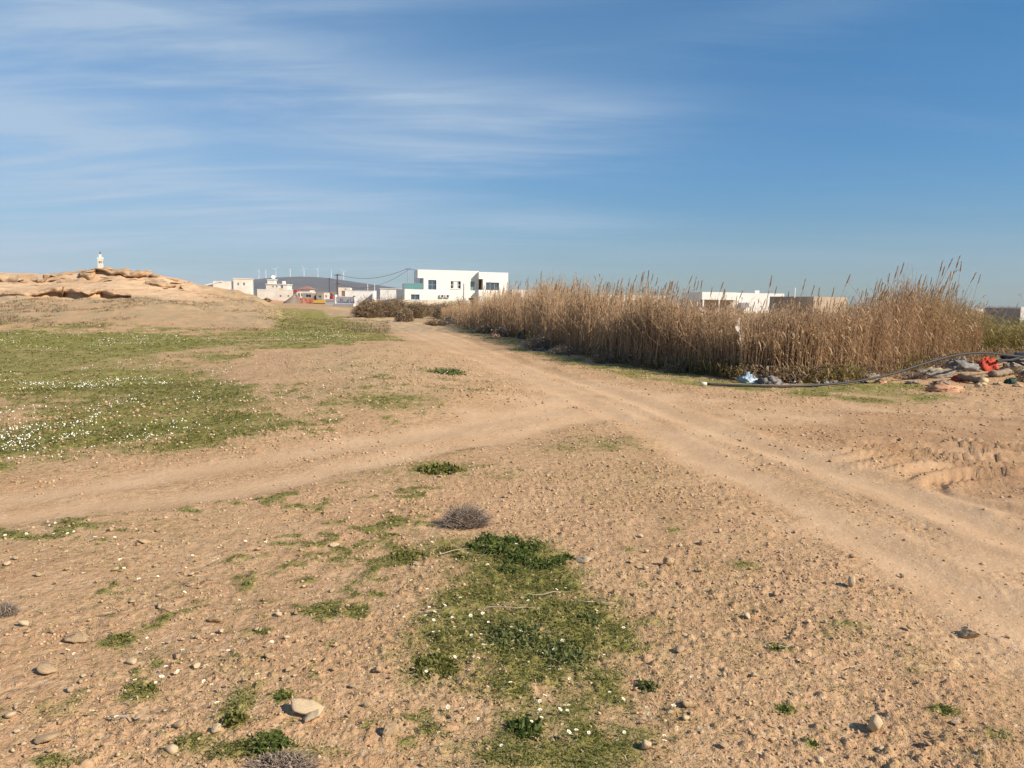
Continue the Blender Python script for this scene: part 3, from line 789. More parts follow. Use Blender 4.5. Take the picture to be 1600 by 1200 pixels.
# white enclosure left of the house, split by the shaded return
f = Facade(594, 150, RAD(8))
t = f.root('white_outbuilding', 'plain white single-storey block beside the glass balcony house', 'building')
u1 = f.u(627); z = f.uv(600, 451.5)[1]
gd = (f.u(P1(170, 0)[0]) , f.u(P1(170, 0)[0]) + .001, 0, 0)
MB().box(0, u1, 0, 7, -.5, z).build('wall_body', M['white'], t)
MB().box(-.1, u1 + .1, -.1, 7.1, z + .002, z + .14).build('roof_edge', M['warmwhite'], t)
MB().box(u1 * .80, u1 * .97, -.05, -.004, .1, 1.6).build('door', M['greywall'], t)
MB().box(u1 * .38, u1 * .385 + .03, -.05, -.004, 0, z * .95).build('downpipe', M['acw'], t)
f = Facade(539, 172, RAD(6))
t = f.root('compound_wall', 'long bright white compound wall with a shaded return, below the thin lamp poles', 'wall')
u1 = f.u(588); z = f.uv(560, 454.5)[1]
MB().box(0, u1, 0, .3, -.5, z).build('wall_body', M['white'], t)
MB().box(u1 - .3, u1, -7, -.002, -.5, z - .01).build('return_wall', M['white'], t)
MB().box(-.05, u1 + .05, -.05, .35, z + .002, z + .1).build('coping', M['warmwhite'], t)

def block(name, label, px0, px1, py, D, th, depth, m, wins=(), parapet=.25, zb=-1.0, doors=(), gm=None, cat='building'):
    """flat-roofed block: walls with real openings, windows, roof and parapet"""
    f = Facade(px0, D, th); u1 = f.u(px1); z = f.uv(px0, py)[1]; t = f.root(name, label, cat)
    rc = [f.rect(*w) for w in wins]; dc = [f.rect(*w) for w in doors]
    MB().wall(0, u1, zb, z, 0, .3, rc + dc).build('front_wall', m, t)
    s = MB(); s.box(0, .3, .3, depth, zb, z); s.box(u1 - .3, u1, .3, depth, zb, z); s.box(.3, u1 - .3, depth - .3, depth, zb, z); s.build('side_walls', m, t)
    MB().box(.3, u1 - .3, .3, depth - .3, z - parapet - .2, z - parapet).build('roof', m, t)
    MB().box(.31, u1 - .31, 1.2, 1.3, zb, z - parapet - .21).build('inner_partition', M['greywall'], t)
    for r_ in rc: window(t, r_, .15, M['frame'], gm or M['glass'], 1, 0, .08)
    for r_ in dc: MB().box(r_[0] + .01, r_[1] - .01, .14, .2, r_[2], r_[3] - .01).build('door', M['door'], t)
    return t, f, u1, z
# ---- cluster along the far track
t, f, u1, z = block('stepped_house', 'large cream house with stepped roofline at the foot of the mound', P2(242, 0)[0], P2(382, 0)[0], P2(0, 190)[1], 252, RAD(14), 12, M['warmwhite'],
      [(*P2(270, 222), *P2(284, 245)), (*P2(318, 222), *P2(334, 245))])
MB().box(-6.3, -.002, .6, 9, -1, f.uv(*P2(230, 212))[1]).build('lower_wing', M['warmwhite'], t)
MB().box(-13, -6.302, 1.2, 8, -1, f.uv(*P2(150, 254))[1]).build('side_wing', M['warmwhite'], t)
for k in range(3):
    zz = f.uv(*P2(150, 270))[1]; MB().box(-12.4 + k * 2.1, -11.6 + k * 2.1, 1.14, 1.196, zz - .9, zz + .2).build('window', M['dark'], t)
MB().box(-.15, u1 + .15, -.15, 12.1, z + .002, z + .25).build('parapet', M['cream'], t)
MB().tube([(-3.5, .5, f.uv(*P2(230, 212))[1]), (-9.7, 1.1, f.uv(*P2(150, 254))[1])], .28, 5).build('stair_rail', M['warmwhite'], t)
t, f, u1, z = block('pale_house', 'pale grey-white house with roof room, dish and small chimney', P2(512, 0)[0], P2(688, 0)[0], P2(0, 236)[1], 285, RAD(6), 10, M['warmwhite'],
      [(*P2(562, 248), *P2(574, 262)), (*P2(592, 248), *P2(604, 262)), (*P2(632, 246), *P2(652, 268))])
rr = f.u(P2(574, 0)[0]); zz = f.uv(*P2(540, 198))[1]
MB().box(.3, rr, 1, 6, z + .002, zz).build('roof_room', M['warmwhite'], t)
MB().box(.2, rr + .4, .8, 6.2, zz + .002, zz + .2).build('roof_slab', M['white'], t)
d = MB().lathe([(.1, 0), (.7, .25), (.75, .3)], 10).build('satellite_dish', M['white'], t); d.location = (rr - .3, 1.5, zz + .9); d.rotation_euler = (RAD(60), 0, RAD(20))
cu = f.u(P2(652, 0)[0]); MB().box(cu - .5, cu + .5, 2, 3, z + .002, f.uv(*P2(652, 208))[1]).build('chimney', M['white'], t)
MB().box(f.u(P2(625, 0)[0]), f.u(P2(655, 0)[0]), -.08, -.002, f.uv(*P2(640, 282))[1], f.uv(*P2(640, 271))[1]).build('awning', M['yellow'], t)
MB().box(-.2, u1 + .3, -.25, 10.1, z + .004, z + .22).build('parapet', M['white'], t)
f = Facade(P2(438, 0)[0], 236, RAD(8)); t = f.root('boundary_wall', 'long whitewashed boundary wall running from the bushes to the gravel heap', 'wall')
u1 = f.u(P2(735, 0)[0]); z = f.uv(*P2(590, 283))[1]
MB().box(0, u1, 0, .4, -1, z).build('wall_body', M['warmwhite'], t); MB().box(-.05, u1 + .05, -.06, .46, z + .002, z + .16).build('coping', M['white'], t)
for a in (625, 690): MB().box(f.u(P2(a, 0)[0]), f.u(P2(a + 14, 0)[0]), -.03, -.003, f.uv(*P2(a, 338))[1], f.uv(*P2(a, 328))[1]).build('vent', M['dark'], t)
t, f, u1, z = block('long_shed', 'low white flat shed behind the long boundary wall', P2(690, 0)[0], P2(898, 0)[0], P2(0, 296)[1], 250, RAD(5), 6, M['warmwhite'],
      [(*P2(800, 312), *P2(815, 335))], doors=[(*P2(745, 310), *P2(765, 352)), (*P2(775, 310), *P2(792, 352))])
MB().box(f.u(P2(715, 0)[0]), f.u(P2(775, 0)[0]), -1.2, 3, z + .004, z + .5).build('awning', M['redpaint'], t)
t, f, u1, z = block('cement_hut', 'small bare cement hut behind the brick stack', P2(812, 0)[0], P2(920, 0)[0], P2(0, 308)[1], 226, RAD(10), 5, M['greywall'],
      [(*P2(842, 322), *P2(884, 345))], gm=M['dark'])
t, f, u1, z = block('cement_kiosk', 'narrow cement kiosk standing beside the bare cement hut', P2(936, 0)[0], P2(978, 0)[0], P2(0, 310)[1], 226, RAD(10), 4, M['greywall'],
      [(*P2(946, 330), *P2(968, 348))], gm=M['dark'])
t, f, u1, z = block('concrete_booth', 'pale concrete booth with small opening near the yellow barrier', P2(992, 0)[0], P2(1034, 0)[0], P2(0, 306)[1], 230, RAD(10), 4, M['warmwhite'],
      [(*P2(1004, 326), *P2(1016, 345))], gm=M['dark'])
t, f, u1, z = block('brown_terrace', 'long low brown row of buildings behind the cement huts', P2(900, 0)[0], P2(1105, 0)[0], P2(0, 296)[1], 300, RAD(4), 8, M['brownwall'],
      [(*P2(930, 310), *P2(950, 335)), (*P2(1045, 310), *P2(1060, 335))], gm=M['dark'])
t, f, u1, z = block('cream_house', 'small cream two-storey house with dark doorway behind the lettered wall', P2(1105, 0)[0], P2(1210, 0)[0], P2(0, 262)[1], 205, RAD(8), 8, M['warmwhite'],
      [(*P2(1165, 272), *P2(1178, 282))], doors=[(*P2(1140, 290), *P2(1168, 335))], gm=M['dark'])
# low hillside village roof between the pale house and the huts
t, f, u1, z = block('red_roofed_house', 'distant low house under a dull red pitched roof', P2(790, 0)[0], P2(880, 0)[0], P2(0, 275)[1], 420, RAD(0), 10, M['warmwhite'])
b = MB(); b.v = [(-.8, -.8, z), (u1 + .8, -.8, z), (u1 + .8, 10.8, z), (-.8, 10.8, z), (2.5, 5, z + 1.7), (u1 - 2.5, 5, z + 1.7)]
b.f = [(0, 1, 5, 4), (1, 2, 5), (2, 3, 4, 5), (3, 0, 4), (3, 2, 1, 0)]; b.build('pitched_roof', M['roofred'], t)

# lettered white wall with its return and kerb
f = Facade(524.5, 150, RAD(-24)); t = f.root('lettered_wall', 'white wall panel with dark blue hand-painted lettering beside the track', 'wall')
u1 = f.u(554); z = f.uv(530, 463.5)[1]; z2 = f.uv(552, 463.5)[1]
MB().box(0, u1, 0, .25, -.3, z).build('panel', M['white'], t)
MB().box(-.02, u1 + .05, -.45, -.003, -.3, .5).build('kerb', M['white'], t)
MB().box(-.4, -.002, -.1, .5, -.3, z + .35).build('end_pier', M['white'], t)
MB().box(u1 - .35, u1 + .05, -.03, .3, z + .002, z + .22).build('cap_stone', M['greywall'], t)
lt = MB(); lr = random.Random(3); cu = u1 * .12
def stroke(a, b, zb, zt): lt.box(a, b, -.02, -.004, zb, zt)
for wlen in (.60, .23):
    e = cu + u1 * wlen
    while cu < e:
        w = lr.uniform(.10, .20); zt = lr.choice([.95, 1.05, 1.2, 1.45])
        stroke(cu, cu + .07, .72, zt); stroke(cu + .075, cu + w + .08, .72, .82)
        if lr.random() < .5: stroke(cu + .09, cu + w + .04, zt - .12, zt - .03)
        cu += w + .13
    cu += u1 * .04
lt.build('lettering', M['blue_letters'], t)
f = Facade(508.5, 168, RAD(-20)); t = f.root('low_kerb_wall', 'low blue-grey wall with a white top, next to the lettered panel', 'wall')
u1 = f.u(523.5); z = f.uv(515, 469)[1]
MB().box(0, u1, 0, .4, -.3, z).build('wall_body', M['white'], t); MB().box(-.05, u1, -.08, .5, z + .002, z + .25).build('coping', M['white'], t)
p = at(520.5, 466, 176); t = thing('red_tank', 'dark red round tank behind the low white-topped wall', 'tank', (p[0], p[1], 0))
MB().lathe([(.3, .1), (.75, .3), (.8, 1.1), (.75, 1.9), (.35, 2.15)], 14).build('tank_body', M['redpaint'], t, True); MB().lathe([(.2, 2.16), (.2, 2.3)], 8).build('lid', M['dark'], t)
p = gp(499, 475.2); f = Facade(P2(905, 0)[0], 205, RAD(3)); t = f.root('yellow_barrier', 'yellow striped plank barrier lying along the track edge', 'barrier')
u1 = f.u(P2(1003, 0)[0]); MB().box(0, u1, 0, .2, .1, 1.0).build('board', M['yellow'], t); MB().box(0, u1, -.08, -.003, -.2, .22).build('foot_rail', M['darkpole'], t)
for k in range(4): MB().box(u1 * k / 3.2, u1 * k / 3.2 + .15, .21, .36, -.1, 1.2).build('post', M['darkpole'], t)

# heaps by the huts
def heap(name, label, cat, p, rx, ry, h, m, seed, pw=1.0):
    n, k = 22, 9; Vv = []; Ff = []
    for i in range(k):
        for j in range(n):
            a = 2 * math.pi * j / n; q = i / (k - 1)
            rr = q * (1 + .16 * math.sin(a * 3 + seed) + .1 * math.sin(a * 5 + 2 * seed))
            zz = h * (1 - q ** pw) * (1 + .12 * math.sin(a * 4 + q * 5 + seed)) - .12 * (i == k - 1)
            Vv.append((rx * rr * math.cos(a), ry * rr * math.sin(a), zz + random.uniform(-.03, .03) * h))
    for i in range(k - 1):
        for j in range(n): Ff.append((i * n + j, (i + 1) * n + j, (i + 1) * n + (j + 1) % n, i * n + (j + 1) % n))
    o = link(name, mesh_np(name, np.array(Vv), np.array(Ff), m, smooth=False)); o.location = p
    return tag(o, label, cat)
p = at(P2(752, 0)[0], 470, 214); heap('gravel_heap', 'grey-brown cone of gravel tipped before the long white wall', 'heap', (p[0], p[1], 0), 3.3, 2.6, 2.5, M['gravelpile'], 2)
p = at(P2(850, 0)[0], 470, 206); t = thing('brick_stack', 'stack of red hollow bricks beside the gravel heap', 'bricks', (p[0], p[1], 0), RAD(8))
for k in range(6):
    for j in range(4):
        if random.random() < .88:
            b = MB().box(-.28, .28, -.28, .28, 0, .36).build('brick', M['redbrick'], t); b.location = (-1.45 + k * .59, random.uniform(-.1, .1), .38 * j)
            b.rotation_euler = (0, 0, random.uniform(-.12, .12))
p = at(P2(560, 0)[0], 470, 228); heap('earth_bank', 'low bank of bare orange earth along the foot of the long wall', 'heap', (p[0] - 3, p[1] - 4, -.1), 14, 3, 1.1, M['clay'], 4, 1.4)

# ---- buildings behind the reeds
def P4(zx, zy): return 800 + zx / 4.0, 380 + zy / 4.0
def P5(zx, zy): return 1200 + zx / 4.0, 380 + zy / 4.0
t, f, u1, z = block('white_bungalow', 'long low white flat-roofed bungalow rising behind the reed bed', P4(1176, 0)[0], 1225, P4(0, 306)[1], 150, RAD(7), 11, M['white'], parapet=.3, zb=-.5)
MB().box(-.1, f.u(P4(1390, 0)[0]), -1.2, -.003, f.uv(*P4(1200, 352))[1] - .02, f.uv(*P4(1200, 306))[1] + .03).build('porch_roof', M['white'], t)
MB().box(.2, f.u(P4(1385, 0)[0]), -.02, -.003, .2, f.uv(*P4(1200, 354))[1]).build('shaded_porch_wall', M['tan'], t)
for k in range(3): MB().box(.1 + k * 3.2, .35 + k * 3.2, -1.15, -.9, -.3, f.uv(*P4(1200, 352))[1] - .03).build('column', M['white'], t)
a0 = f.uv(*P4(1420, 402)); a1 = f.uv(*P4(1470, 372)); MB().box(a0[0], a1[0], -.9, -.004, a0[1], a1[1]).build('canopy', M['frame'], t)
a1 = f.uv(*P4(1562, 300)); MB().box(a1[0] - .5, a1[0] + .4, 2, 3.2, z - .1, z + .55).build('roof_vent', M['white'], t)
t, f, u1, z = block('cream_annex', 'cream walled annex with a roof post, left of the white bungalow', 937, 1045, 460.5, 160, RAD(6), 8, M['cream'], zb=-.5,
      wins=[(1000, 468, 1010, 476)])
pu = f.u(P4(586, 0)[0]); MB().box(pu - .2, pu + .2, .4, .8, z, z + 1.1).build('roof_post', M['white'], t)
t, f, u1, z = block('white_terrace_house', 'low white house end showing between the reeds beside the two-storey house', 800, 850, 452.5, 170, RAD(8), 8, M['warmwhite'], zb=-.5, wins=[(806, 458, 812, 464)])
t, f, u1, z = block('unfinished_block', 'unplastered tan block with one brown shaded side, beyond the reeds', 1271, 1324, 463.5, 112, RAD(26), 8.6, M['tan'], zb=-.5)
MB().tube([(f.u(1262) + .5, 3, z - .2), (f.u(1262) + .5, 3, z + 1.3)], .09, 6).build('roof_post', M['white'], t)
t, f, u1, z = block('grey_building', 'grey cement building with a tiny window at the far end of the reeds', 1539, 1596, 481, 78, RAD(-34), 6, M['greywall'],
      wins=[(1549, 487, 1552.5, 492)], zb=-1.5, gm=M['dark'])
t, f, u1, z = block('white_corner_house', 'white house corner beside the grey cement building', 1596.5, 1650, 479.5, 92, RAD(-5), 8, M['white'], zb=-1.5, wins=[(1604, 490, 1612, 497)], gm=M['dark'])
t, f, u1, z = block('far_white_house', 'tiny far white house seen past the leaning reeds', 1497, 1505, 481.8, 420, RAD(0), 8, M['white'], zb=-3)
t, f, u1, z = block('far_white_store', 'tiny far white store next to the grey cement building', 1527, 1538, 483, 400, RAD(0), 8, M['white'], zb=-3)

# ---- lighthouse-like minaret behind the mound
p = at(159.5, 470, 420); t = thing('minaret', 'white minaret with arched openings and dark lantern cap behind the mound', 'tower', (p[0], p[1], 0), RAD(20)); t.scale = (.56, .56, 1)
k = 420 / 1203.0; zb = lambda py: at(159.5, py, 420)[2]
MB().box(-2.2, 2.2, -2.2, 2.2, -1, zb(404.6)).build('shaft', M['warmwhite'], t)
MB().box(-2.5, 2.5, -2.5, 2.5, zb(404.5), zb(403.2)).build('gallery', M['white'], t)
for (a, b_) in ((-2.4, -2.4), (2.0, -2.4), (-2.4, 2.0), (2.0, 2.0)): MB().box(a, a + .4, b_, b_ + .4, zb(403.15), zb(402)).build('pinnacle', M['white'], t)
MB().box(-1.0, 1.0, -1.0, 1.0, zb(403.15), zb(397.4)).build('turret', M['warmwhite'], t)
MB().box(-1.3, 1.3, -1.3, 1.3, zb(397.35), zb(396.8)).build('turret_cornice', M['white'], t)
MB().lathe([(.95, zb(396.75)), (1.0, zb(395.6)), (.45, zb(394.3)), (.08, zb(393.4)), (.06, zb(392))], 10).build('lantern_cap', M['darkpole'], t, True)
for face in range(2):
    for kx in (-1.15, .35):
        b = MB().box(kx, kx + .85, -2.24, -2.203, zb(411.5), zb(408)); o = b.build('arched_opening', M['dark'], t)
        if face: o.rotation_euler = (0, 0, RAD(90))

# ---- poles and wires
def lattice_pole(name, label, px, ytop, D, arms, rad=.12, m=None, cat='pole', group=None):
    p = at(px, 470, D); h = at(px, ytop, D)[2]
    t = thing(name, label, cat, (p[0], p[1], 0), group=group)
    MB().tube([(0, 0, -.5), (0, 0, h)], [rad * 1.3, rad], 6).build('mast', m or M['darkpole'], t)
    for z_, w in arms:
        MB().box(-w, w, -.06, .06, h - z_ - .08, h - z_ + .08).build('crossarm', m or M['darkpole'], t)
        for e in (-w * .9, w * .9): MB().tube([(e, 0, h - z_ + .08), (e, 0, h - z_ + .4)], .06, 5).build('insulator', M['metalpole'], t)
    return Vector((p[0], p[1], h))
A = lattice_pole('electricity_pole', 'dark electricity pole with two crossarms above the cream two-storey house', 527.5, 428, 190, [(.3, .9), (2.4, .7)], .18)
B = lattice_pole('electricity_pole', 'faint dark electricity pole beyond the cream house, with one crossarm', 515, 434, 260, [(.3, 1.0)], .16)
C_ = lattice_pole('electricity_pole', 'slim pole behind the glass balcony carrying wires to the roof', 637.5, 419.5, 150, [(.2, .5)], .07, M['metalpole'])
for x, lab in ((574.5, 'thin pale lamp pole above the white compound wall, toward the cream house'), (585.3, 'thin pale lamp pole above the shaded return of the compound wall')):
    lattice_pole('lamp_pole', lab, x, 444, 178, [], .09, M['warmwhite'], 'lamp pole', 'lamp poles over the compound wall')
def wire(a, b, sag, label, rad=.025):
    pts = [a.lerp(b, i / 12) - Vector((0, 0, sag * 4 * (i / 12) * (1 - i / 12))) for i in range(13)]
    tag(MB().tube(pts, rad, 4).build('overhead_wire', M['wire']), label, 'wire')
wire(A, C_, 1.5, 'sagging black wire from the dark pole to the pole at the balcony', .035)
wire(A - Vector((0, 0, 2.2)), C_ - Vector((0, 0, .3)), 2.2, 'lower sagging wire hanging below the first toward the balcony', .03)
wire(B, A, 1.0, 'wire strung between the two dark electricity poles', .03)
hp = at(660, 422.5, 141); wire(C_, Vector(hp), .1, 'short wire from the slim pole to the house roof', .03)
hp = at(1258, 452, 117)

# ------------------------------------------------------------------ rocks of the mound
def rock_mesh(seed, rough=.3, sub=2, flat=1.0, m=None, facet=False):
    import bmesh
    bm = bmesh.new(); bmesh.ops.create_icosphere(bm, subdivisions=sub, radius=1)
    g = np.random.default_rng(seed)
    V = np.array([v.co for v in bm.verts]); F = np.array([[v.index for v in f.verts] for f in bm.faces]); bm.free()
    # chop with random planes for broken faces
    for k in range(11):
        n = g.normal(size=3); n /= np.linalg.norm(n); d = g.uniform(.34, .74)
        s = V @ n; over = np.maximum(s - d, 0); V = V - n[None, :] * over[:, None] * .92
    ph = g.uniform(0, 9, 3)
    V = V * (1 + rough * .5 * np.sin(V[:, [1]] * 4 + ph[0]) * np.sin(V[:, [0]] * 5 + ph[1]) * np.cos(V[:, [2]] * 4 + ph[2]))
    V = V + g.normal(scale=.035 * rough / .3, size=V.shape)
    V[:, 2] *= flat
    return mesh_np('stone', V, F, m, smooth=False)

def ledge(px_pts, Ypts, thick, over, back, label, seed, zlift=.06):
    """slab of sandstone that sticks out of the slope and overhangs a hollow"""
    n = int(max(9, min(110, (px_pts[-1] - px_pts[0]) * .42))); g = np.random.default_rng(seed)
    a = np.linspace(0, 1, n)
    pxs = np.interp(a, np.linspace(0, 1, len(px_pts)), px_pts); Ys = np.interp(a, np.linspace(0, 1, len(Ypts)), Ypts)
    xs = np.array([ray(p, 455)[0] / ray(p, 455)[1] * y for p, y in zip(pxs, Ys)])
    sm_ = lambda w: np.convolve(g.normal(size=n + w - 1), np.hanning(w + 2)[1:-1] / np.sqrt((np.hanning(w + 2)[1:-1] ** 2).sum()), 'valid')
    wob = sm_(13) * .35 + sm_(5) * .16
    fr = Ys - over * (1 + wob * .9); bk = Ys + back
    zb = height(xs * bk / Ys, bk, None, False); taper = np.minimum(1, np.minimum(a, 1 - a) * 9)
    ztop = zb - .05 + zlift + .07 * sm_(9)
    zmid = height(xs, Ys + .2, None, False) + zlift + .06 * sm_(15) + .025 * sm_(5)
    th = thick * np.clip(1 + .45 * sm_(17) + .12 * sm_(7), .25, 2) * (.35 + .65 * taper)
    rowsv = [np.stack([xs * bk / Ys, bk, ztop], -1), np.stack([xs, Ys + .1, zmid], -1), np.stack([xs * fr / Ys, fr, zmid - .05], -1),
             np.stack([xs * (fr - .05) / Ys, fr - .05, zmid - .05 - th * .5], -1), np.stack([xs * (fr + .08) / Ys, fr + .08, zmid - .05 - th], -1), np.stack([xs * bk / Ys, bk, zmid - th - .25], -1)]
    V = np.stack(rowsv, 1); k = len(rowsv)
    ii = np.arange(n * k).reshape(n, k)
    F = np.stack([ii[:-1, :-1], ii[:-1, 1:], ii[1:, 1:], ii[1:, :-1]], -1).reshape(-1, 4)
    tag(link('rock_ledge', mesh_np('rock_ledge', V.reshape(-1, 3), F, M['rock'])), label, 'rock ledge')
xs_ = np.array([10, 40, 70, 95, 112, 130, 145, 160, 178, 205]); ledge(xs_, np.interp(xs_, LEDGE_X, LEDGE_Y), .15, .40, 1.1, 'long jagged sandstone ledge overhanging a dark hollow on the mound', 1)
xs_ = np.array([-90, -50, -20, 0, 16]); ledge(xs_, np.interp(xs_, LEDGE_X, LEDGE_Y), .2, .5, 1.0, 'short sandstone lip running out of the picture beside the long ledge', 2)
ledge([150, 175, 200, 222, 238], [57.4, 57.0, 57.2, 57.1, 57.6], .22, .5, 1.3, 'sandstone slab along the top of the mound under the minaret', 3, .16)
ledge([126, 140, 150], [56.6, 56.3, 56.8], .25, .45, 1.2, 'small dark-bellied slab just below the minaret', 4, .16)
ledge([236, 255, 275, 296], [57.2, 57.0, 57.2, 57.8], .2, .4, 1.2, 'broken slab stepping down the shoulder of the mound', 5, .12)
ledge([0, 30, 60], [56.4, 56.2, 56.6], .18, .4, 1.2, 'flat slab on the top of the mound away from the minaret', 6, .1)
ledge([90, 120, 150, 175], [55.0, 54.8, 54.9, 55.2], .13, .3, 1.0, 'thin sandstone shelf halfway down below the top slabs', 8, .06)
ledge([228, 252, 275], [54.9, 54.6, 55.0], .13, .35, 1.0, 'thin sandstone shelf low on the shoulder of the mound', 9, .07)
crest_meshes = [rock_mesh(500 + i, .35, 2, .55, M['rock']) for i in range(7)]
for k_ in range(16):
    x0 = random.uniform(-30, 285); w_s = random.uniform(14, 42); yb = random.choice([54.2, 55.2, 56.0, 56.8, 57.6]) + random.uniform(-.3, .3)
    ledge([x0, x0 + w_s * .5, x0 + w_s], [yb, yb - .2, yb + .1], random.uniform(.10, .2), random.uniform(.25, .45), .9, 'short weathered sandstone shelf jutting from the rocky top of the mound', 30 + k_, random.uniform(.04, .12))
for o in scene.objects:
    if o.get('label') == 'short weathered sandstone shelf jutting from the rocky top of the mound': o['group'] = 'sandstone shelves on the mound'
for i in range(34):
    px = random.uniform(-40, 290); Yd = random.triangular(53.2, 57.8, 56.6)
    x = ray(px, 440)[0] / ray(px, 440)[1] * Yd
    s = random.triangular(.06, .34, .11)
    o = link('boulder', crest_meshes[i % 7]); o.location = (x, Yd, gz(x, Yd) - s * .12)
    o.scale = (s * random.uniform(1.4, 3.2), s * 1.3, s * random.uniform(.45, .75)); o.rotation_euler = (random.uniform(-.12, .12), random.uniform(-.12, .12), random.uniform(-.35, .35))
    tag(o, 'weathered sandstone boulder set in the rocky top of the mound', 'boulder', 'boulders along the top of the mound')

# ------------------------------------------------------------------ stones lying about
sm = [rock_mesh(40 + i, .3, 2, .72, M['stone'] if i % 3 else M['palestone']) for i in range(9)]
def stone(px, py, w, me_, label, grp=None, flat=1.0, rz=None, sx=1.0, name='stone', sink=.30):
    q = gp(px, py + w * .15); s = w / FPX * q[1] * .5
    o = link(name, me_); z = gz(q[0], q[1])
    o.location = (q[0], q[1], z + s * .72 * flat * (1 - 2 * sink) + .01)
    o.scale = (s * sx, s, s * flat); o.rotation_euler = (random.uniform(-.3, .3), random.uniform(-.3, .3), random.uniform(0, 6.28) if rz is None else rz)
    return tag(o, label, 'stone', grp)
pale = rock_mesh(91, .25, 3, .6, M['palestone']); cone = rock_mesh(92, .25, 3, 1.1, M['palestone']); lump = rock_mesh(93, .45, 3, .8, M['stone'])
stone(912, 876, 24, pale, 'elongated whitish stone lying at the tip of the leafy green weed', None, .8, RAD(-35), 1.55)
stone(1330, 914, 20, cone, 'pointed tan stone throwing a sharp shadow beside the dirt track', None, 1.1)
stone(1363, 1136, 34, cone, 'upright cone-shaped yellowish stone among the reddish clods', None, 1.05)
stone(1010, 1168, 27, rock_mesh(94, .2, 3, .8, M['palestone']), 'smooth rounded yellowish stone at the edge of the big green patch', None, 1)
stone(483, 1108, 52, pale, 'broad flat pale stone half sunk by the tangle of dry roots', None, .7, .2, 1.2)
stone(490, 1126, 34, rock_mesh(95, .3, 3, .7, M['palestone']), 'smaller pale stone leaning against the broad flat one', None, .8)
stone(340, 1143, 22, rock_mesh(96, .25, 3, .9, M['palestone']), 'tilted pale stone beside a bright green grass tuft', None, 1.0)
stone(606, 1146, 38, lump, 'pair-topped pinkish clod of earth left of the green patch', None, 1.0)
stone(1516, 980, 38, rock_mesh(97, .55, 3, .8, M['stone']), 'crumbled clump of tan rock close to the wheel track', None, .8)
stone(1045, 883, 26, rock_mesh(98, .4, 3, .9, M['stone']), 'rough tan lump near the pebbles to the side of the leafy weed', None, .9)
stone(1097, 850, 16, rock_mesh(99, .3, 3, .9, M['stone']), 'reddish stone standing alone past the rough tan lump', None, 1.1)
stone(337, 965, 30, rock_mesh(100, .3, 3, .7, M['stone']), 'square-edged tan stone on the sparse grass between two dry tufts', None, .8)
stone(70, 1153, 38, rock_mesh(101, .2, 3, .6, M['stone']), 'long flat tan stone beside a white daisy on its own', None, .6, .1, 1.3)
stone(125, 991, 40, rock_mesh(102, .35, 3, .6, M['stone']), 'wide cracked tan stone next to the bright green moss', None, .7, .3, 1.2)
SL = [(205, 1030, 24), (72, 1046, 42), (277, 1023, 16), (306, 1043, 14), (452, 1050, 18), (462, 1046, 12), (38, 975, 20), (280, 1135, 24), (250, 945, 16), (345, 986, 14), (150, 1054, 16),
      (1212, 929, 15), (1168, 966, 15), (1575, 985, 12), (1420, 978, 14), (1376, 1170, 14), (1060, 1020, 22), (1075, 1100, 26), (1070, 1122, 18), (1130, 1165, 20), (225, 845, 20), (520, 848, 16), (1290, 912, 12),
      (1330, 868, 14), (1410, 892, 12), (590, 1050, 22), (575, 1105, 16), (545, 950, 12), (650, 880, 18), (420, 1030, 16), (20, 1120, 22), (170, 1165, 22), (110, 1080, 18), (270, 1175, 26), (215, 1125, 16), (400, 985, 12),
      (1180, 1060, 16), (1240, 1085, 14), (1320, 1060, 13), (1490, 1130, 14), (1545, 1060, 12), (1450, 1165, 18), (1280, 1190, 20), (1110, 935, 12), (985, 880, 12), (1000, 840, 12), (60, 900, 14), (180, 890, 14), (300, 895, 12),
      (660, 780, 12), (790, 775, 12), (610, 800, 12), (1180, 800, 12), (1030, 905, 14), (1010, 890, 14), (930, 860, 14)]
def stone_zone(x, y):
    if y < 830: return 'small tan stone on the gravel between the two tracks, beyond the cushion shrub', 'small stones beyond the cushion shrub'
    if x < 600: return 'small tan stone among sparse grass around the flat pale stones and dry roots', 'small stones among the sparse grass'
    if x < 1040: return 'small tan stone lying in or beside the large green patch', 'small stones at the large green patch'
    return 'small tan stone on the crumbly earth between the green patch and main track', 'small stones on the crumbly earth'
for i, (x, y, w) in enumerate(SL):
    stone(x, y, w, sm[i % 9], *stone_zone(x, y), random.uniform(.6, 1.0), None, random.uniform(.9, 1.4))
for i in range(190):
    x = 1600 * random.random() ** 1.3; y = 800 + 400 * random.random() ** .8
    q = gp(x, y); zr = zones(np.array([q[0]]), np.array([q[1]]))
    if zr['road'][0] > .5 or zr['grass'][0] > .6: continue
    stone(x, y, random.triangular(7, 15, 8), sm[i % 9], *stone_zone(x, y), random.uniform(.6, 1.0), None, random.uniform(.9, 1.4))

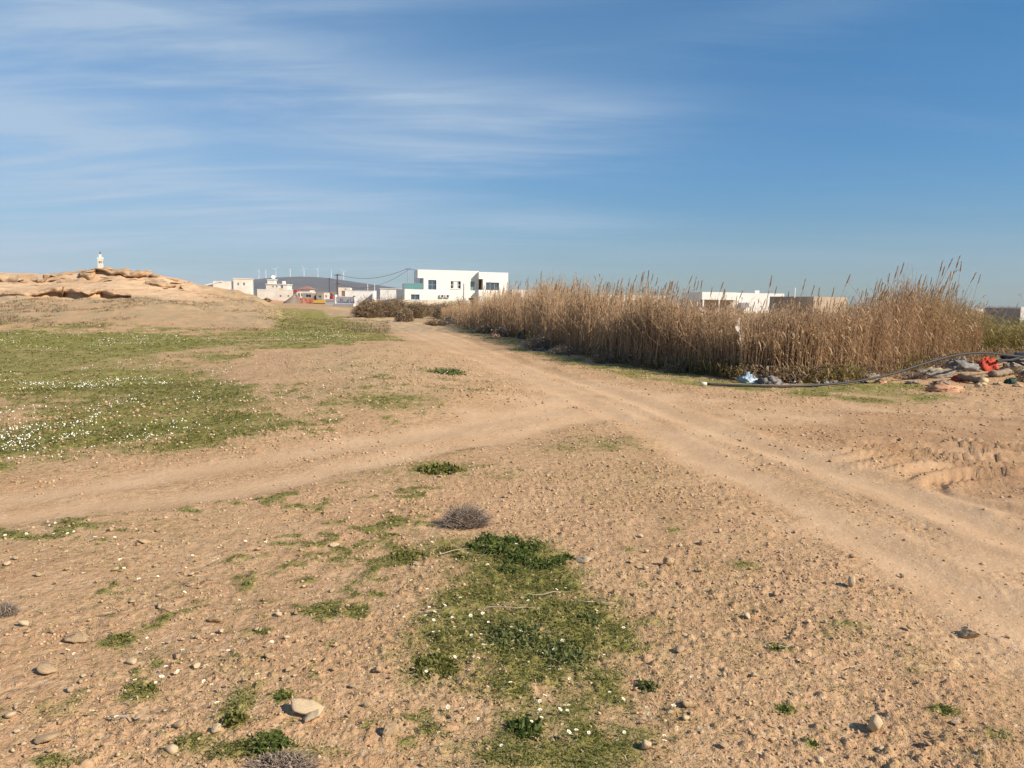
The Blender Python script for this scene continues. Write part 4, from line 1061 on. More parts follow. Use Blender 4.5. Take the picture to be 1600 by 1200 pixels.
# loose crumbs: far too many to count
def scatter(n, r0, r1, az=36, p=1.0, seed=0):
    g = np.random.default_rng(seed)
    r_ = r0 * (r1 / r0) ** (g.random(n) ** p); a = np.radians(g.uniform(-az, az, n))
    return r_ * np.sin(a), r_ * np.cos(a), g
x, y, g = scatter(125000, 2.2, 24, 38, 1.0, 11)
zz = zones(x, y); dens = (.10 + 1.1 * sstep(.38, .66, fbm(x, y, .75, 4, 141)) * .55 + .5 * (fbm(x, y, 2.4, 3, 401) - .4)) * (1 - .96 * zz['smooth']) * (1 - .35 * zz['road']) * (1 - .6 * zz['grass']) + .25 * zz['mound'] + .1 * zz['rough'] * (1 - zz['smooth'])
k = g.random(len(x)) < dens; x, y = x[k], y[k]; zz = {a: b[k] for a, b in zz.items()}
hz = height(x, y, zz)
r_ = np.hypot(x, y)
size = (.0030 + .0085 * g.random(len(x)) ** 5.0) * np.clip(r_ / 4.0, .85, 2.6)
base = np.array([(0, 0, 1), (.9, 0, .1), (.28, .86, .15), (-.73, .53, 0), (-.73, -.53, .1), (.28, -.86, 0), (0, 0, -.8)])
bf = np.array([(0, 1, 2), (0, 2, 3), (0, 3, 4), (0, 4, 5), (0, 5, 1), (6, 2, 1), (6, 3, 2), (6, 4, 3), (6, 5, 4), (6, 1, 5)])
n = len(x); ang = g.uniform(0, 6.28, n); ca, sa = np.cos(ang), np.sin(ang)
B = base[None] * (1 + g.normal(scale=.22, size=(n, 7, 3)))
B = B * (size[:, None] * np.stack([g.uniform(.8, 1.5, n), np.ones(n), g.uniform(.55, .95, n)], -1))[:, None, :]
Vx = B[:, :, 0] * ca[:, None] - B[:, :, 1] * sa[:, None] + x[:, None]; Vy = B[:, :, 0] * sa[:, None] + B[:, :, 1] * ca[:, None] + y[:, None]
Vz = B[:, :, 2] + hz[:, None] + size[:, None] * .15
F = (bf[None] + (np.arange(n) * 7)[:, None, None]).reshape(-1, 3)
M['crumb'] = leafmat('soil_crumb', (.37, .23, .13), (.54, .395, .25), .95, 0.0)
tag(link('gravel', mesh_np('gravel', np.stack([Vx, Vy, Vz], -1).reshape(-1, 3), F, M['crumb'], tint=np.repeat(g.random(n) ** 1.5, 7))),
    'loose tan gravel and soil crumbs strewn over the bare ground', 'gravel', kind='stuff')

# ------------------------------------------------------------------ low green cover
def blades(x, y, z, size, nb, g, up=.6, wid=.16):
    """nb bent leaves from each point: three points wide at the middle"""
    n = len(x); Vs = []; Ts = []
    for b in range(nb):
        a = g.uniform(0, 6.28, n); L = size * g.uniform(.5, 1.3, n); u = up * g.uniform(.4, 1.5, n)
        dx_, dy_ = np.cos(a), np.sin(a); w = L * wid * g.uniform(.7, 1.4, n)
        ox = g.normal(scale=size * .45, size=n); oy = g.normal(scale=size * .45, size=n)
        p0 = np.stack([x + ox, y + oy, z - .004], -1)
        mid = p0 + np.stack([dx_ * L * .5, dy_ * L * .5, L * u], -1)
        tip = p0 + np.stack([dx_ * L, dy_ * L, L * u * .9], -1)
        sd = np.stack([-dy_ * w, dx_ * w, 0 * w], -1)
        Vs.append(np.stack([p0, mid + sd, tip, mid - sd], 1)); Ts.append(np.repeat(g.random(n)[:, None], 4, 1))
    V = np.concatenate(Vs).reshape(-1, 3); T = np.concatenate(Ts).ravel()
    m_ = len(V) // 4; F = np.arange(m_ * 4).reshape(m_, 4)
    return V, F, T
parts = []
x, y, g = scatter(190000, 2.2, 15, 38, 1.0, 21); zz = zones(x, y)
k = g.random(len(x)) < np.clip(zz['grass'] * 1.15, 0, 1) ** 1.5 * .75; x, y = x[k], y[k]
hz = height(x, y, {a: b[k] for a, b in zz.items()})
parts.append(blades(x, y, hz, (.013 + .0014 * np.hypot(x, y)) * (.45 + .75 * zz['grass'][k]), 4, g, .5, .13))
x, y, g = scatter(90000, 8, 60, 40, .75, 22); zz = zones(x, y)
hf = hill_frac(x, y)[1]
k = (g.random(len(x)) < np.clip(zz['grass'] * 1.1 - .15, 0, 1) * .5) & (hf < .3); x, y = x[k], y[k]
hz = height(x, y, {a: b[k] for a, b in zz.items()})
parts.append(blades(x, y, hz, .020 + .0014 * np.hypot(x, y), 3, g, .45, .20))
off = 0; Vs, Fs, Ts = [], [], []
for v, f_, t_ in parts: Vs.append(v); Fs.append(f_ + off); Ts.append(t_); off += len(v)
tag(link('grass_cover', mesh_np('grass_cover', np.concatenate(Vs), np.concatenate(Fs), M['grass'], tint=np.concatenate(Ts))), 'short winter grass and moss growing in patches on the earth', 'grass', kind='stuff')
x, y, g = scatter(52000, 2.3, 60, 40, .9, 23); zz = zones(x, y)
pr = (.10 + .5 * zz['grass'] * (1 - zz['grass']) * 2 + .2 * zz['mound']) * (1 - .93 * zz['road'])
k = g.random(len(x)) < pr; x, y = x[k], y[k]; hz = height(x, y, {a: b[k] for a, b in zz.items()})
v, f_, t_ = blades(x, y, hz, .022 + .0016 * np.hypot(x, y), 4, g, .35, .07)
tag(link('dry_grass', mesh_np('dry_grass', v, f_, M['straw'], tint=t_)), 'bleached dry grass stalks among the green patches', 'grass', kind='stuff')

# grey dry herbs over the foot of the mound
g = np.random.default_rng(31); n = 22000
a = g.uniform(-.72, -.16, n); Yd = g.uniform(35, 56, n); x = a * Yd; y = Yd
cz_, p_, _, _ = hill_frac(x, y)
k = (g.random(n) < np.clip(1.2 * sstep(.46, .58, fbm(x, y, .45, 4, 411)), 0, 1) * np.where(p_ > .42, np.where(cz_ > 2.6, .06, .8), 1.0)) & (p_ > .02); x, y = x[k], y[k]
v, f_, t_ = blades(x, y, height(x, y), np.full(len(x), .075) * g.uniform(.5, 1.7, len(x)), 4, g, .6, .12)
tag(link('dry_herbs', mesh_np('dry_herbs', v, f_, M['herb'], tint=t_)), 'low grey-brown dry herbs dotted over the foot of the mound', 'herbs', kind='stuff')

# ------------------------------------------------------------------ daisies
def daisy_meshes(seed):
    g = random.Random(seed); pet = MB()
    for i in range(9):
        a = 2 * math.pi * i / 9 + g.uniform(-.1, .1); c, s = math.cos(a), math.sin(a); L = .0125 * g.uniform(.85, 1.1)
        b = len(pet.v)
        pet.v += [(.003 * c, .003 * s, 0), (L * .65 * c - .0036 * s, L * .65 * s + .0036 * c, .0035), (L * c, L * s, .003), (L * .65 * c + .0036 * s, L * .65 * s - .0036 * c, .0035)]
        pet.f.append((b, b + 1, b + 2, b + 3))
    disc = MB().lathe([(.0045, -.001), (.005, .002), (.002, .0045)], 7)
    st = MB().tube([(0, 0, -.045), (.003, 0, -.02), (0, 0, 0)], .0012, 4)
    return pet, disc, st
protos = []
for s in range(3):
    pet, disc, st = daisy_meshes(s)
    protos.append([(n_, b_.build(n_, m_)) for n_, b_, m_ in (('petals', pet, M['petal']), ('centre', disc, M['yolk']), ('stem', st, M['stem']))])
DA = []
for (cx, cy, sx, sy, cnt) in ((800, 1000, 190, 85, 52), (700, 870, 90, 45, 22), (880, 1130, 190, 55, 36), (690, 960, 60, 30, 14), (230, 870, 240, 55, 42), (280, 1050, 230, 100, 34), (80, 840, 90, 30, 14), (640, 735, 90, 14, 12), (1050, 1090, 40, 60, 8)):
    for _ in range(cnt): DA.append((random.gauss(cx, sx * .55), random.gauss(cy, sy * .55)))
nd = 0
for (px, py) in DA:
    if py > 1215 or py < 715 or px < -10 or px > 1610: continue
    q = gp(px, py); r_ = math.hypot(*q)
    dl = (('small white daisy in the isolated weed patch between the two tracks', 'daisies between the tracks') if py < 760 else ('small white daisy in sparse grass around the flat pale stones', 'daisies in the sparse grass') if px < 560 else
          ('small white daisy around the cushion shrub and leafy weed', 'daisies by the cushion shrub') if py < 915 else ('small white daisy with open petals in the large green patch', 'daisies in the large green patch'))
    t = thing('daisy', dl[0], 'daisy', (q[0], q[1], gz(q[0], q[1]) + random.uniform(.025, .045)), 0, dl[1])
    t.rotation_euler = (random.uniform(-.1, .55), random.uniform(-.1, .5), random.uniform(0, 6)); sc = random.uniform(.55, .9) * (1.0 + .05 * max(0, r_ - 4)); t.scale = (sc,) * 3
    for n_, o in protos[nd % 3]:
        if nd < 3: o.parent = t
        else:
            c = o.copy(); scene.collection.objects.link(c); c.parent = t
    nd += 1
# the carpet of them in the meadow
x, y, g = scatter(110000, 7.5, 48, 40, .85, 41); zz = zones(x, y)
pr = sstep(.50, .70, fbm(x, y, .7, 4, 421) + .10 * zz['lush'] + .03 * (fbm(x, y, 5, 2, 423) - .5)) * (zz['grass'] > .25) * (.25 + .75 * zz['lush']) * np.clip(1.4 - x * .0 - (x + 9) * .11, .10, 1.2) * (x < 1) + .008 * (zz['grass'] > .2) * (x < -1)
k = (g.random(len(x)) < pr * np.where(y < 16, .50, .22) * (.25 + 1.5 * sstep(.4, .65, fbm(x, y, 3.1, 3, 425)))) & (hill_frac(x, y)[1] < .1); x, y = x[k], y[k]; hz = height(x, y, {a: b[k] for a, b in zz.items()}) + g.uniform(.03, .06, len(x))
n = len(x); rad = (.0048 + .00020 * np.hypot(x, y)) * g.uniform(.45, 1.15, n)
tl = g.normal(scale=.35, size=(n, 2)); V = []
for j in range(6):
    c, s = math.cos(j * 1.047), math.sin(j * 1.047)
    V.append(np.stack([x + rad * c, y + rad * s, hz + rad * (c * (tl[:, 0] - .40) + s * (tl[:, 1] + .35))], -1))
V = np.stack(V, 1).reshape(-1, 3)
tag(link('daisy_carpet', mesh_np('daisy_carpet', V, np.arange(n * 6).reshape(n, 6), M['petal'])), 'carpet of tiny white daisies across the green meadow', 'daisies', kind='stuff')

# ------------------------------------------------------------------ tangles of twigs: shrubs, roots, brush
def twigs(n, rx, ry, h, rad, seed, seg=4, dome=True, stiff=.5):
    """n curved shoots from a root area out to a dome; ribbons crossed in two planes"""
    g = np.random.default_rng(seed)
    a = g.uniform(0, 6.28, n); q = np.sqrt(g.random(n))
    bx = rx * .45 * q * np.cos(a); by = ry * .45 * q * np.sin(a)
    e = g.uniform(.25, 1.0, n) ** .6
    a2 = a + g.normal(scale=.5, size=n); el = g.uniform(.1, 1.45, n)
    tx = rx * np.cos(a2) * np.cos(el) * e; ty = ry * np.sin(a2) * np.cos(el) * e; tz = h * (np.sin(el) * .85 + .15 * g.random(n)) * e
    P = []
    for i in range(seg + 1):
        t = i / seg
        jx = g.normal(scale=.06 * rx, size=n) * (i > 0); jy = g.normal(scale=.06 * ry, size=n) * (i > 0); jz = g.normal(scale=.05 * h, size=n) * (i > 0)
        P.append(np.stack([bx * (1 - t) + tx * t + jx, by * (1 - t) + ty * t + jy, np.maximum(tz * t ** stiff + jz, 0)], -1))
    P = np.stack(P, 1)
    Vs = []; w = rad * g.uniform(.5, 1.3, n)
    ta = g.uniform(0, 3.14, n); s1 = np.stack([np.cos(ta), np.sin(ta), 0 * ta], -1); s2 = np.stack([0 * ta, 0 * ta, np.ones(n)], -1)
    fs = []; off = 0; T = []
    tint = g.random(n)
    for s in (s1, s2):
        wt = (w[:, None] * np.linspace(1, .35, seg + 1)[None])[..., None]
        V = np.stack([P - s[:, None] * wt, P + s[:, None] * wt], 2)     # n,seg+1,2,3
        ii = np.arange(n * (seg + 1) * 2).reshape(n, seg + 1, 2) + off
        fs.append(np.stack([ii[:, :-1, 0], ii[:, :-1, 1], ii[:, 1:, 1], ii[:, 1:, 0]], -1).reshape(-1, 4)); off += V.size // 3
        Vs.append(V.reshape(-1, 3)); T.append(np.repeat(tint, (seg + 1) * 2))
    return np.concatenate(Vs), np.concatenate(fs), np.concatenate(T)
def leaves(n, rx, ry, h, size, seed, shell=.55):
    g = np.random.default_rng(seed); v = g.normal(size=(n, 3)); v /= np.linalg.norm(v, axis=1)[:, None]; v[:, 2] = np.abs(v[:, 2])
    q = g.uniform(shell, 1.0, n) * (.75 + .5 * fbm(v[:, 0] * 2 + seed, v[:, 1] * 2 + v[:, 2], 1.6, 3, seed))
    P = v * q[:, None] * np.array([rx, ry, h])
    d = g.normal(size=(n, 3)); d /= np.linalg.norm(d, axis=1)[:, None]; s = np.cross(d, g.normal(size=(n, 3))); s /= np.linalg.norm(s, axis=1)[:, None] + 1e-9
    L = size * g.uniform(.5, 1.4, n)[:, None]
    V = np.stack([P, P + d * L * .5 + s * L * .28, P + d * L, P + d * L * .5 - s * L * .28], 1).reshape(-1, 3); V[:, 2] = np.maximum(V[:, 2], .002)
    return V, np.arange(n * 4).reshape(n, 4), np.repeat(g.random(n), 4)
def shrub(name, label, px, py, wpx, hpx, n, nl, seed, tm, lm, rad=None, lsize=None, dep=.8, cat='shrub', grp=None, pos=None, stiff=.5):
    q = gp(px, py) if pos is None else np.array(pos); sc = q[1] / FPX; rx = wpx * .5 * sc; h = hpx * sc; ry = rx * dep
    t = thing(name, label, cat, (q[0], q[1], gz(q[0], q[1]) - .01), 0, grp)
    v, f_, tt_ = twigs(n, rx, ry, h, rad or max(.0016, .42 * sc), seed, stiff=stiff); link('branches', mesh_np('branches', v, f_, tm, tint=tt_), t)
    if nl:
        v, f_, tt_ = leaves(nl, rx, ry, h, lsize or 3 * sc, seed + 1); link('foliage', mesh_np('foliage', v, f_, lm, tint=tt_), t)
    return t
# near
shrub('dry_cushion_shrub', 'round grey leafless cushion shrub beside the leafy green weed', 728, 822, 104, 42, 2100, 0, 51, M['twig'], None, .0021, dep=.7, stiff=.6)
shrub('dry_cushion_shrub', 'flat grey-purple dry tuft at the edge of the tracks beside tan stones', 8, 962, 60, 28, 1100, 0, 52, M['twig'], None, .0016)
shrub('dry_root_tangle', 'low tangle of bleached dry roots beside the broad flat pale stone', 440, 1204, 150, 34, 800, 0, 53, M['twig'], None, .0032, dep=.6, stiff=1.0, cat='roots')
for i, (x_, y_, w_px, l_) in enumerate(((515, 838, 26, 'dark broken twig tuft on bare soil past the small stones'), (286, 912, 34, 'grey scrap of dry twigs on the sparse left ground'),
                                  (325, 906, 20, 'tiny grey dry tuft beside the scrap of twigs'))):
    shrub('dry_tuft', l_, x_, y_, w_px, 9, 160, 0, 60 + i, M['twig'], None, .0018, cat='dry tuft')
def sprawl(label, lobes, m, lsize, seed):
    """a low plant spreading in uneven lobes: picture x, y, width, height of each"""
    q0 = gp(lobes[0][0], lobes[0][1]); z0 = gz(*q0); t = thing('leafy_weed', label, 'weed', (q0[0], q0[1], z0))
    Vs, Fs, Ts, off = [], [], [], 0; st = MB()
    for k_, (x_, y_, w_l, h_l) in enumerate(lobes):
        q = gp(x_, y_); sc = q[1] / FPX; rx = w_l * .5 * sc
        v, f_, t_ = leaves(int(9 * w_l), rx, rx * .9, h_l * sc, lsize, seed + k_, .15)
        v += np.array([q[0] - q0[0], q[1] - q0[1], gz(*q) - z0]); Vs.append(v); Fs.append(f_ + off); Ts.append(t_); off += len(v)
        for b_ in range(7):
            a = random.uniform(0, 6.28); o = Vector((q[0] - q0[0], q[1] - q0[1], gz(*q) - z0)); d = Vector((math.cos(a) * rx, math.sin(a) * rx, 0))
            st.tube([o, o + d * .5 + Vector((0, 0, h_l * sc * .6)), o + d * 1.05 + Vector((0, 0, .01))], .0015, 4)
    link('foliage', mesh_np('foliage', np.concatenate(Vs), np.concatenate(Fs), m, tint=np.concatenate(Ts)), t); st.build('stems', M['stem'], t)
sprawl('dark green leafy weed sprawling beside the grey cushion shrub', [(812, 878, 80, 22), (780, 866, 60, 24), (846, 888, 60, 16), (764, 850, 50, 18), (870, 882, 44, 12), (800, 852, 44, 16), (830, 862, 50, 20), (740, 858, 40, 10), (885, 876, 30, 7), (795, 894, 46, 9)], M['weed'], .021, 70)
sprawl('smaller yellowish green weed with flat leaves in front of the cushion shrub', [(700, 862, 44, 8), (660, 868, 34, 6), (722, 872, 30, 7), (630, 866, 26, 5)], M['grass'], .017, 90)
for i, (x_, y_, w_, h_, l_, m_) in enumerate(((640, 868, 70, 9, 'flat mossy green weed patch behind the daisies', 'grass'), (800, 1000, 130, 16, 'grey-green feathery weed in the middle of the large green patch', 'greyweed'), (680, 1045, 90, 14, 'bright green feathery weed toward the pinkish clod', 'grass'),
     (880, 1030, 120, 15, 'blue-green feathery weed at the middle of the daisies', 'greyweed'), (820, 1140, 70, 16, 'green weed tuft below the feathery weeds', 'weed'), (440, 1098, 28, 10, 'small dark green weed behind the broad flat stone', 'weed'), (1213, 1018, 18, 8, 'single dark weed on the reddish clods', 'weed'),
     (1475, 1112, 34, 7, 'flat dark green weed near the wheel track', 'weed'), (1225, 1112, 20, 8, 'small weed up the slope from the cone-shaped stone', 'weed'), (368, 1135, 36, 24, 'bright green grass tuft beside the tilted pale stone', 'grass'), (190, 996, 44, 9, 'bright moss cushion beside the wide cracked stone', 'grass'),
     (235, 1078, 24, 14, 'upright bright green tuft among flat tan stones', 'grass'), (420, 1172, 80, 18, 'dark green weed growing behind the root tangle', 'weed'), (690, 737, 70, 9, 'isolated green weed patch between the two tracks', 'grass'), (1270, 1165, 14, 8, 'tiny dark weed left of the cone-shaped stone', 'weed'), (920, 975, 60, 12, 'green weed beside the bleached stalks', 'greyweed'),
     (695, 600, 66, 8, 'dark green weed clump on the gravelly island', 'greyweed'), (1010, 1075, 40, 12, 'thin grey-green weed on the outer edge of the patch', 'greyweed'))):
    shrub('low_weed', l_, x_, y_, w_, h_, 30, int(14 * w_), 80 + i, M['stem'], M[m_], .0012, .020 if y_ > 800 else .05, dep=1.0, cat='weed')
# bleached stalks on the ground
for i, (x0, y0, x1, y1, l_) in enumerate(((760, 958, 835, 962, 'long bleached dry stalk lying across the green patch'), (825, 938, 890, 934, 'bleached stalk beside the blue-green weed'), (650, 968, 690, 962, 'pale forked stick on the daisies'), (905, 949, 965, 952, 'thin white stalk pointing away from the patch'),
     (690, 870, 735, 862, 'dry stick lying in front of the cushion shrub'), (1215, 1022, 1246, 1020, 'short straw on the reddish clods'), (1325, 1050, 1350, 1048, 'short pale straw near small green tufts'), (160, 962, 182, 958, 'short bleached stick on the sparse grass'), (255, 953, 278, 957, 'curved bleached stick near the grey twigs'), (170, 1130, 238, 1132, 'thin long straw between flat stones'))):
    a = gp(x0, y0); b = gp(x1, y1); pts = []
    for j in range(6):
        c = a + (b - a) * j / 5 + np.array([random.uniform(-.008, .008), random.uniform(-.016, .016)]); pts.append((c[0], c[1], gz(c[0], c[1]) + .022 + .008 * random.random()))
    o = MB().tube(pts, [.0028, .0028, .0025, .0025, .002, .0012], 5).build('dry_stalk', M['twigsolid'] if 'twigsolid' in M else M.setdefault('twigsolid', mat('bleached_stalk', (.42, .34, .25), .9, .1, 20))); tag(o, l_, 'stalk')

# ---- shrubs in front of the house
SH = [(575, 497, 60, 30, 'grey-brown bush at the end of the lettered wall', 'shrub'), (600, 497, 70, 32, 'dark brown bush behind the track bend, second from the lettered wall', 'shrub'), (622, 494, 54, 30, 'olive-tinged bush against the white outbuilding', 'shrubgreen'),
      (646, 498, 46, 27, 'rounded dull green bush in front of the cream garden wall', 'shrubgreen'), (632, 502, 34, 22, 'pale straw-coloured bush leaning at the track side', 'shrub'), (660, 495, 40, 22, 'thin tan bush before the cream garden wall', 'shrub'), (680, 494, 46, 20, 'low tan bush near the dark rubble heap', 'shrub'),
      (700, 500, 60, 28, 'grey-brown bush sloping down beside the rubble heap', 'shrub'), (722, 500, 50, 34, 'olive brown bush where the reed bed begins', 'shrubgreen')]
for i, (x_, y_, w_, h_, l_, m_) in enumerate(SH):
    shrub('dry_bush', l_, x_, y_, w_, h_ * 1.1, 1500, 1800, 120 + i * 3, M['shrub'], M[m_], .02, .085, cat='bush', stiff=.55)
for i, (x_, D_, w_, h_, l_) in enumerate(((P2(300, 0)[0], 215, 20, 11, 'dark olive bush before the stepped cream house'), (P2(405, 0)[0], 218, 14, 11, 'small dark tree-like bush at the corner of the stepped house'), (P2(520, 0)[0], 222, 13, 6, 'low dark bush on the earth bank'), (P2(1135, 0)[0], 185, 10, 8, 'dark bush at the doorway of the small cream house'))):
    p = at(x_, 470, D_); shrub('olive_bush', l_, 0, 0, w_, h_, 250, 500, 160 + i * 3, M['shrub'], M['shrubgreen'], None, None, cat='bush', pos=(p[0], p[1]))
p = gp(716, 506); heap('rubble_heap', 'dark heap of rubble and dry brush at the start of the reeds', 'heap', (p[0], p[1], -.05), 1.2, .8, .75, M['gravelpile'], 6, 1.3)
shrub('brush_heap', 'low dark brush lying between the track and the rubble heap', 682, 508, 44, 12, 500, 200, 190, M['shrub'], M['shrub'], None, None, cat='brush', stiff=1)

# ------------------------------------------------------------------ reeds
FR_X = np.array([690, 740, 780, 820, 860, 900, 960, 1020, 1100, 1160, 1240, 1320, 1380, 1450, 1520, 1600, 1750, 2000])
FR_Y = np.array([503, 516, 523, 531, 543, 552, 565, 574, 584, 593, 597, 595, 586, 574, 563, 557, 556, 556])
TP_Y = np.array([480, 462, 457, 453, 452, 454, 457, 458, 482, 491, 497, 492, 466, 449, 484, 501, 504, 506])
front = np.array([gp(a, b) for a, b in zip(FR_X, FR_Y)])
ha = front[:, 0] / front[:, 1]
htop = np.array([at(a, b, q[1])[2] for a, b, q in zip(FR_X, TP_Y, front)])
def reed_arrays(bx, by, bz, h, lean, g, nl=7, rad=.009, plume=None, leafy=1.0):
    n = len(bx); tl = np.array([0, .35, .65, .88, 1.0]); Vs = []; Fs = []; Ts = []; off = 0; K = len(tl)
    lx, ly = lean
    C = np.stack([np.stack([bx + lx * h * t ** 1.8, by + ly * h * t ** 1.8, bz + h * t * (1 - .1 * t * (lx ** 2 + ly ** 2))], -1) for t in tl], 1)
    tint = g.random(n)
    ring = np.array([(math.cos(2.094 * k + .4), math.sin(2.094 * k + .4), 0) for k in range(3)])
    rr = rad * g.uniform(.6, 1.25, n)[:, None] * (1 - .6 * tl)[None, :]
    V = C[:, :, None, :] + ring[None, None] * rr[:, :, None, None]
    ii = np.arange(n * K * 3).reshape(n, K, 3)
    for k in range(3): Fs.append(np.stack([ii[:, :-1, k], ii[:, :-1, (k + 1) % 3], ii[:, 1:, (k + 1) % 3], ii[:, 1:, k]], -1).reshape(-1, 4))
    Vs.append(V.reshape(-1, 3)); Ts.append((np.clip(.35 + .65 * tint[:, None] , 0, 1) * (.55 + .45 * tl ** .6)[None, :]).repeat(3, 1).ravel()); off = n * K * 3  # stems darken downward: shade inside the bed put into the tint
    nst = len(np.concatenate(Fs))
    for j in range(nl):
        t = g.uniform(.02, .98, n) ** .8; a = g.uniform(0, 6.28, n); L = g.uniform(.08, .27, n) * leafy
        p0 = np.stack([bx + lx * h * t ** 1.8, by + ly * h * t ** 1.8, bz + h * t], -1)
        d = np.stack([np.cos(a), np.sin(a), 0 * a], -1); d[:, 0] += .15; s = np.stack([-np.sin(a), np.cos(a), 0 * a], -1); up = np.array([0, 0, 1.0])
        dr = g.uniform(-.4, .8, n)[:, None]; L = L[:, None]
        w = g.uniform(.006, .014, n)[:, None] * leafy ** .5
        p1 = p0 + d * L * .3 + up * L * .38; p2 = p0 + d * L * .7 + up * L * (.45 - .6 * dr); p3 = p0 + d * L * 1.0 + up * L * (.3 - 1.2 * dr)
        V = np.stack([p0, p1 - s * w, p1 + s * w, p2 - s * w * .8, p2 + s * w * .8, p3], 1)
        b = np.arange(n)[:, None] * 6 + off
        Fs.append(np.concatenate([b + np.array([[1, 2, 4, 3]])])); Fs3.append(np.concatenate([b + np.array([[0, 2, 1]]), b + np.array([[3, 4, 5]])]))
        Vs.append(V.reshape(-1, 3)); Ts.append(np.repeat(g.random(n) ** 1.6 * (.25 + .75 * t), 6)); off += n * 6  # lower leaves browner with age, plus base shade painted into their tint
    return np.concatenate(Vs), Fs, np.concatenate(Ts), C
def reeds(bx, by, bz, h, lean, g, **kw):
    global Fs3
    Fs3 = []
    v, f4, t_, C = reed_arrays(bx, by, bz, h, lean, g, **kw)
    return v, [np.concatenate(f4)] + ([np.concatenate(Fs3)] if Fs3 else []), t_, C
def reed_patch(n, a0, a1, dep, seed, fac=1.0, off=0.0):
    g = np.random.default_rng(seed)
    a = np.interp(g.random(n), np.linspace(0, 1, 40), np.linspace(a0, a1, 40)); fy = np.interp(a, ha, front[:, 1])
    d = off + dep * g.random(n) ** 1.25; d = d + .5 * (fbm(a * fy, fy, .8, 3, 501) - .5)
    y_ = fy + np.maximum(d, -.2); x_ = a * y_
    hh = np.interp(a, ha, htop) * (fac * (.58 + .62 * fbm(x_, y_, .45, 4, 503)) + g.normal(scale=.13, size=n)); hh *= np.where(d < .4, .85, 1.0)
    hh = np.maximum(hh, .35)
    return x_, y_, hh, g
A_G = np.interp(1485, FR_X, ha)                # from here on the reeds are shorter and still olive
Vs, F4, F3, Ts, off = [], [], [], [], 0
for (n, a0, a1, dep, seed, nl) in ((4300, ha[0], np.interp(1010, FR_X, ha), 6, 61, 4), (6000, np.interp(990, FR_X, ha), A_G, 3.4, 62, 4), (520, np.interp(1455, FR_X, ha), np.interp(1530, FR_X, ha), 2.6, 66, 4)):
    x_, y_, hh, g = reed_patch(n, a0, a1, dep, seed)
    lx = .03 + g.normal(scale=.075, size=n); ly = g.normal(scale=.06, size=n)
    k = g.random(n) < (.13 if seed != 66 else .3); lx = np.where(k, .1 * (seed == 66) + g.normal(scale=.35, size=n), lx)
    v, f_, t_, C = reeds(x_, y_, height(x_, y_, None, False) - .03, hh, (lx, ly), g, nl=nl, rad=.0095 if seed != 61 else .0135)
    Vs.append(v); F4.append(f_[0] + off); F3.append(f_[1] + off); Ts.append(t_); off += len(v)
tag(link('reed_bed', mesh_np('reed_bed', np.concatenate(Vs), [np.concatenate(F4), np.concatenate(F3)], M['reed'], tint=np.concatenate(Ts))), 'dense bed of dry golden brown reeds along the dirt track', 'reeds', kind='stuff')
# olive reeds at the far end
x_, y_, hh, g = reed_patch(2500, np.interp(1425, FR_X, ha), ha[-1], 5, 63, 1.0, .5)
v, f_, t_, C = reeds(x_, y_, height(x_, y_, None, False) - .03, hh * g.uniform(.75, 1.08, len(hh)), (.06 + g.normal(scale=.13, size=len(hh)), g.normal(scale=.1, size=len(hh))), g, nl=9, rad=.007, leafy=1.15)
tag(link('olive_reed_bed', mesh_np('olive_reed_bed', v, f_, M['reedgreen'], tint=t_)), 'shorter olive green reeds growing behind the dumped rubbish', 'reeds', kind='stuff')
# fallen leaves and broken canes at the foot of the bed
g = np.random.default_rng(64); n = 9000
a = g.uniform(ha[0], np.interp(1600, FR_X, ha), n); fy = np.interp(a, ha, front[:, 1]); y_ = fy + g.uniform(-.35, 1.2, n); x_ = a * y_
v, f_, t_ = blades(x_, y_, height(x_, y_, None, False) + g.uniform(0, .25, n) * (g.random(n) < .6), np.full(n, .22), 2, g, .5, .05)
tag(link('reed_litter', mesh_np('reed_litter', v, f_, M['shrub'], tint=t_)), 'brown litter of broken canes at the foot of the reeds', 'litter', kind='stuff')

g = np.random.default_rng(68); n = 5200
a = g.uniform(ha[1], np.interp(1500, FR_X, ha), n); fy = np.interp(a, ha, front[:, 1]); y_ = fy + g.uniform(-.25, .7, n); x_ = a * y_
k = g.random(n) < sstep(.42, .6, fbm(x_, y_, .7, 3, 511)); x_, y_ = x_[k], y_[k]
v, f_, t_ = blades(x_, y_, height(x_, y_, None, False), np.full(len(x_), .16) * g.uniform(.5, 1.5, len(x_)), 4, g, 1.1, .07)
tag(link('verge_growth', mesh_np('verge_growth', v, f_, M['reedgreen'], tint=t_)), 'dull green grass growing up between the feet of the canes', 'grass', kind='stuff')
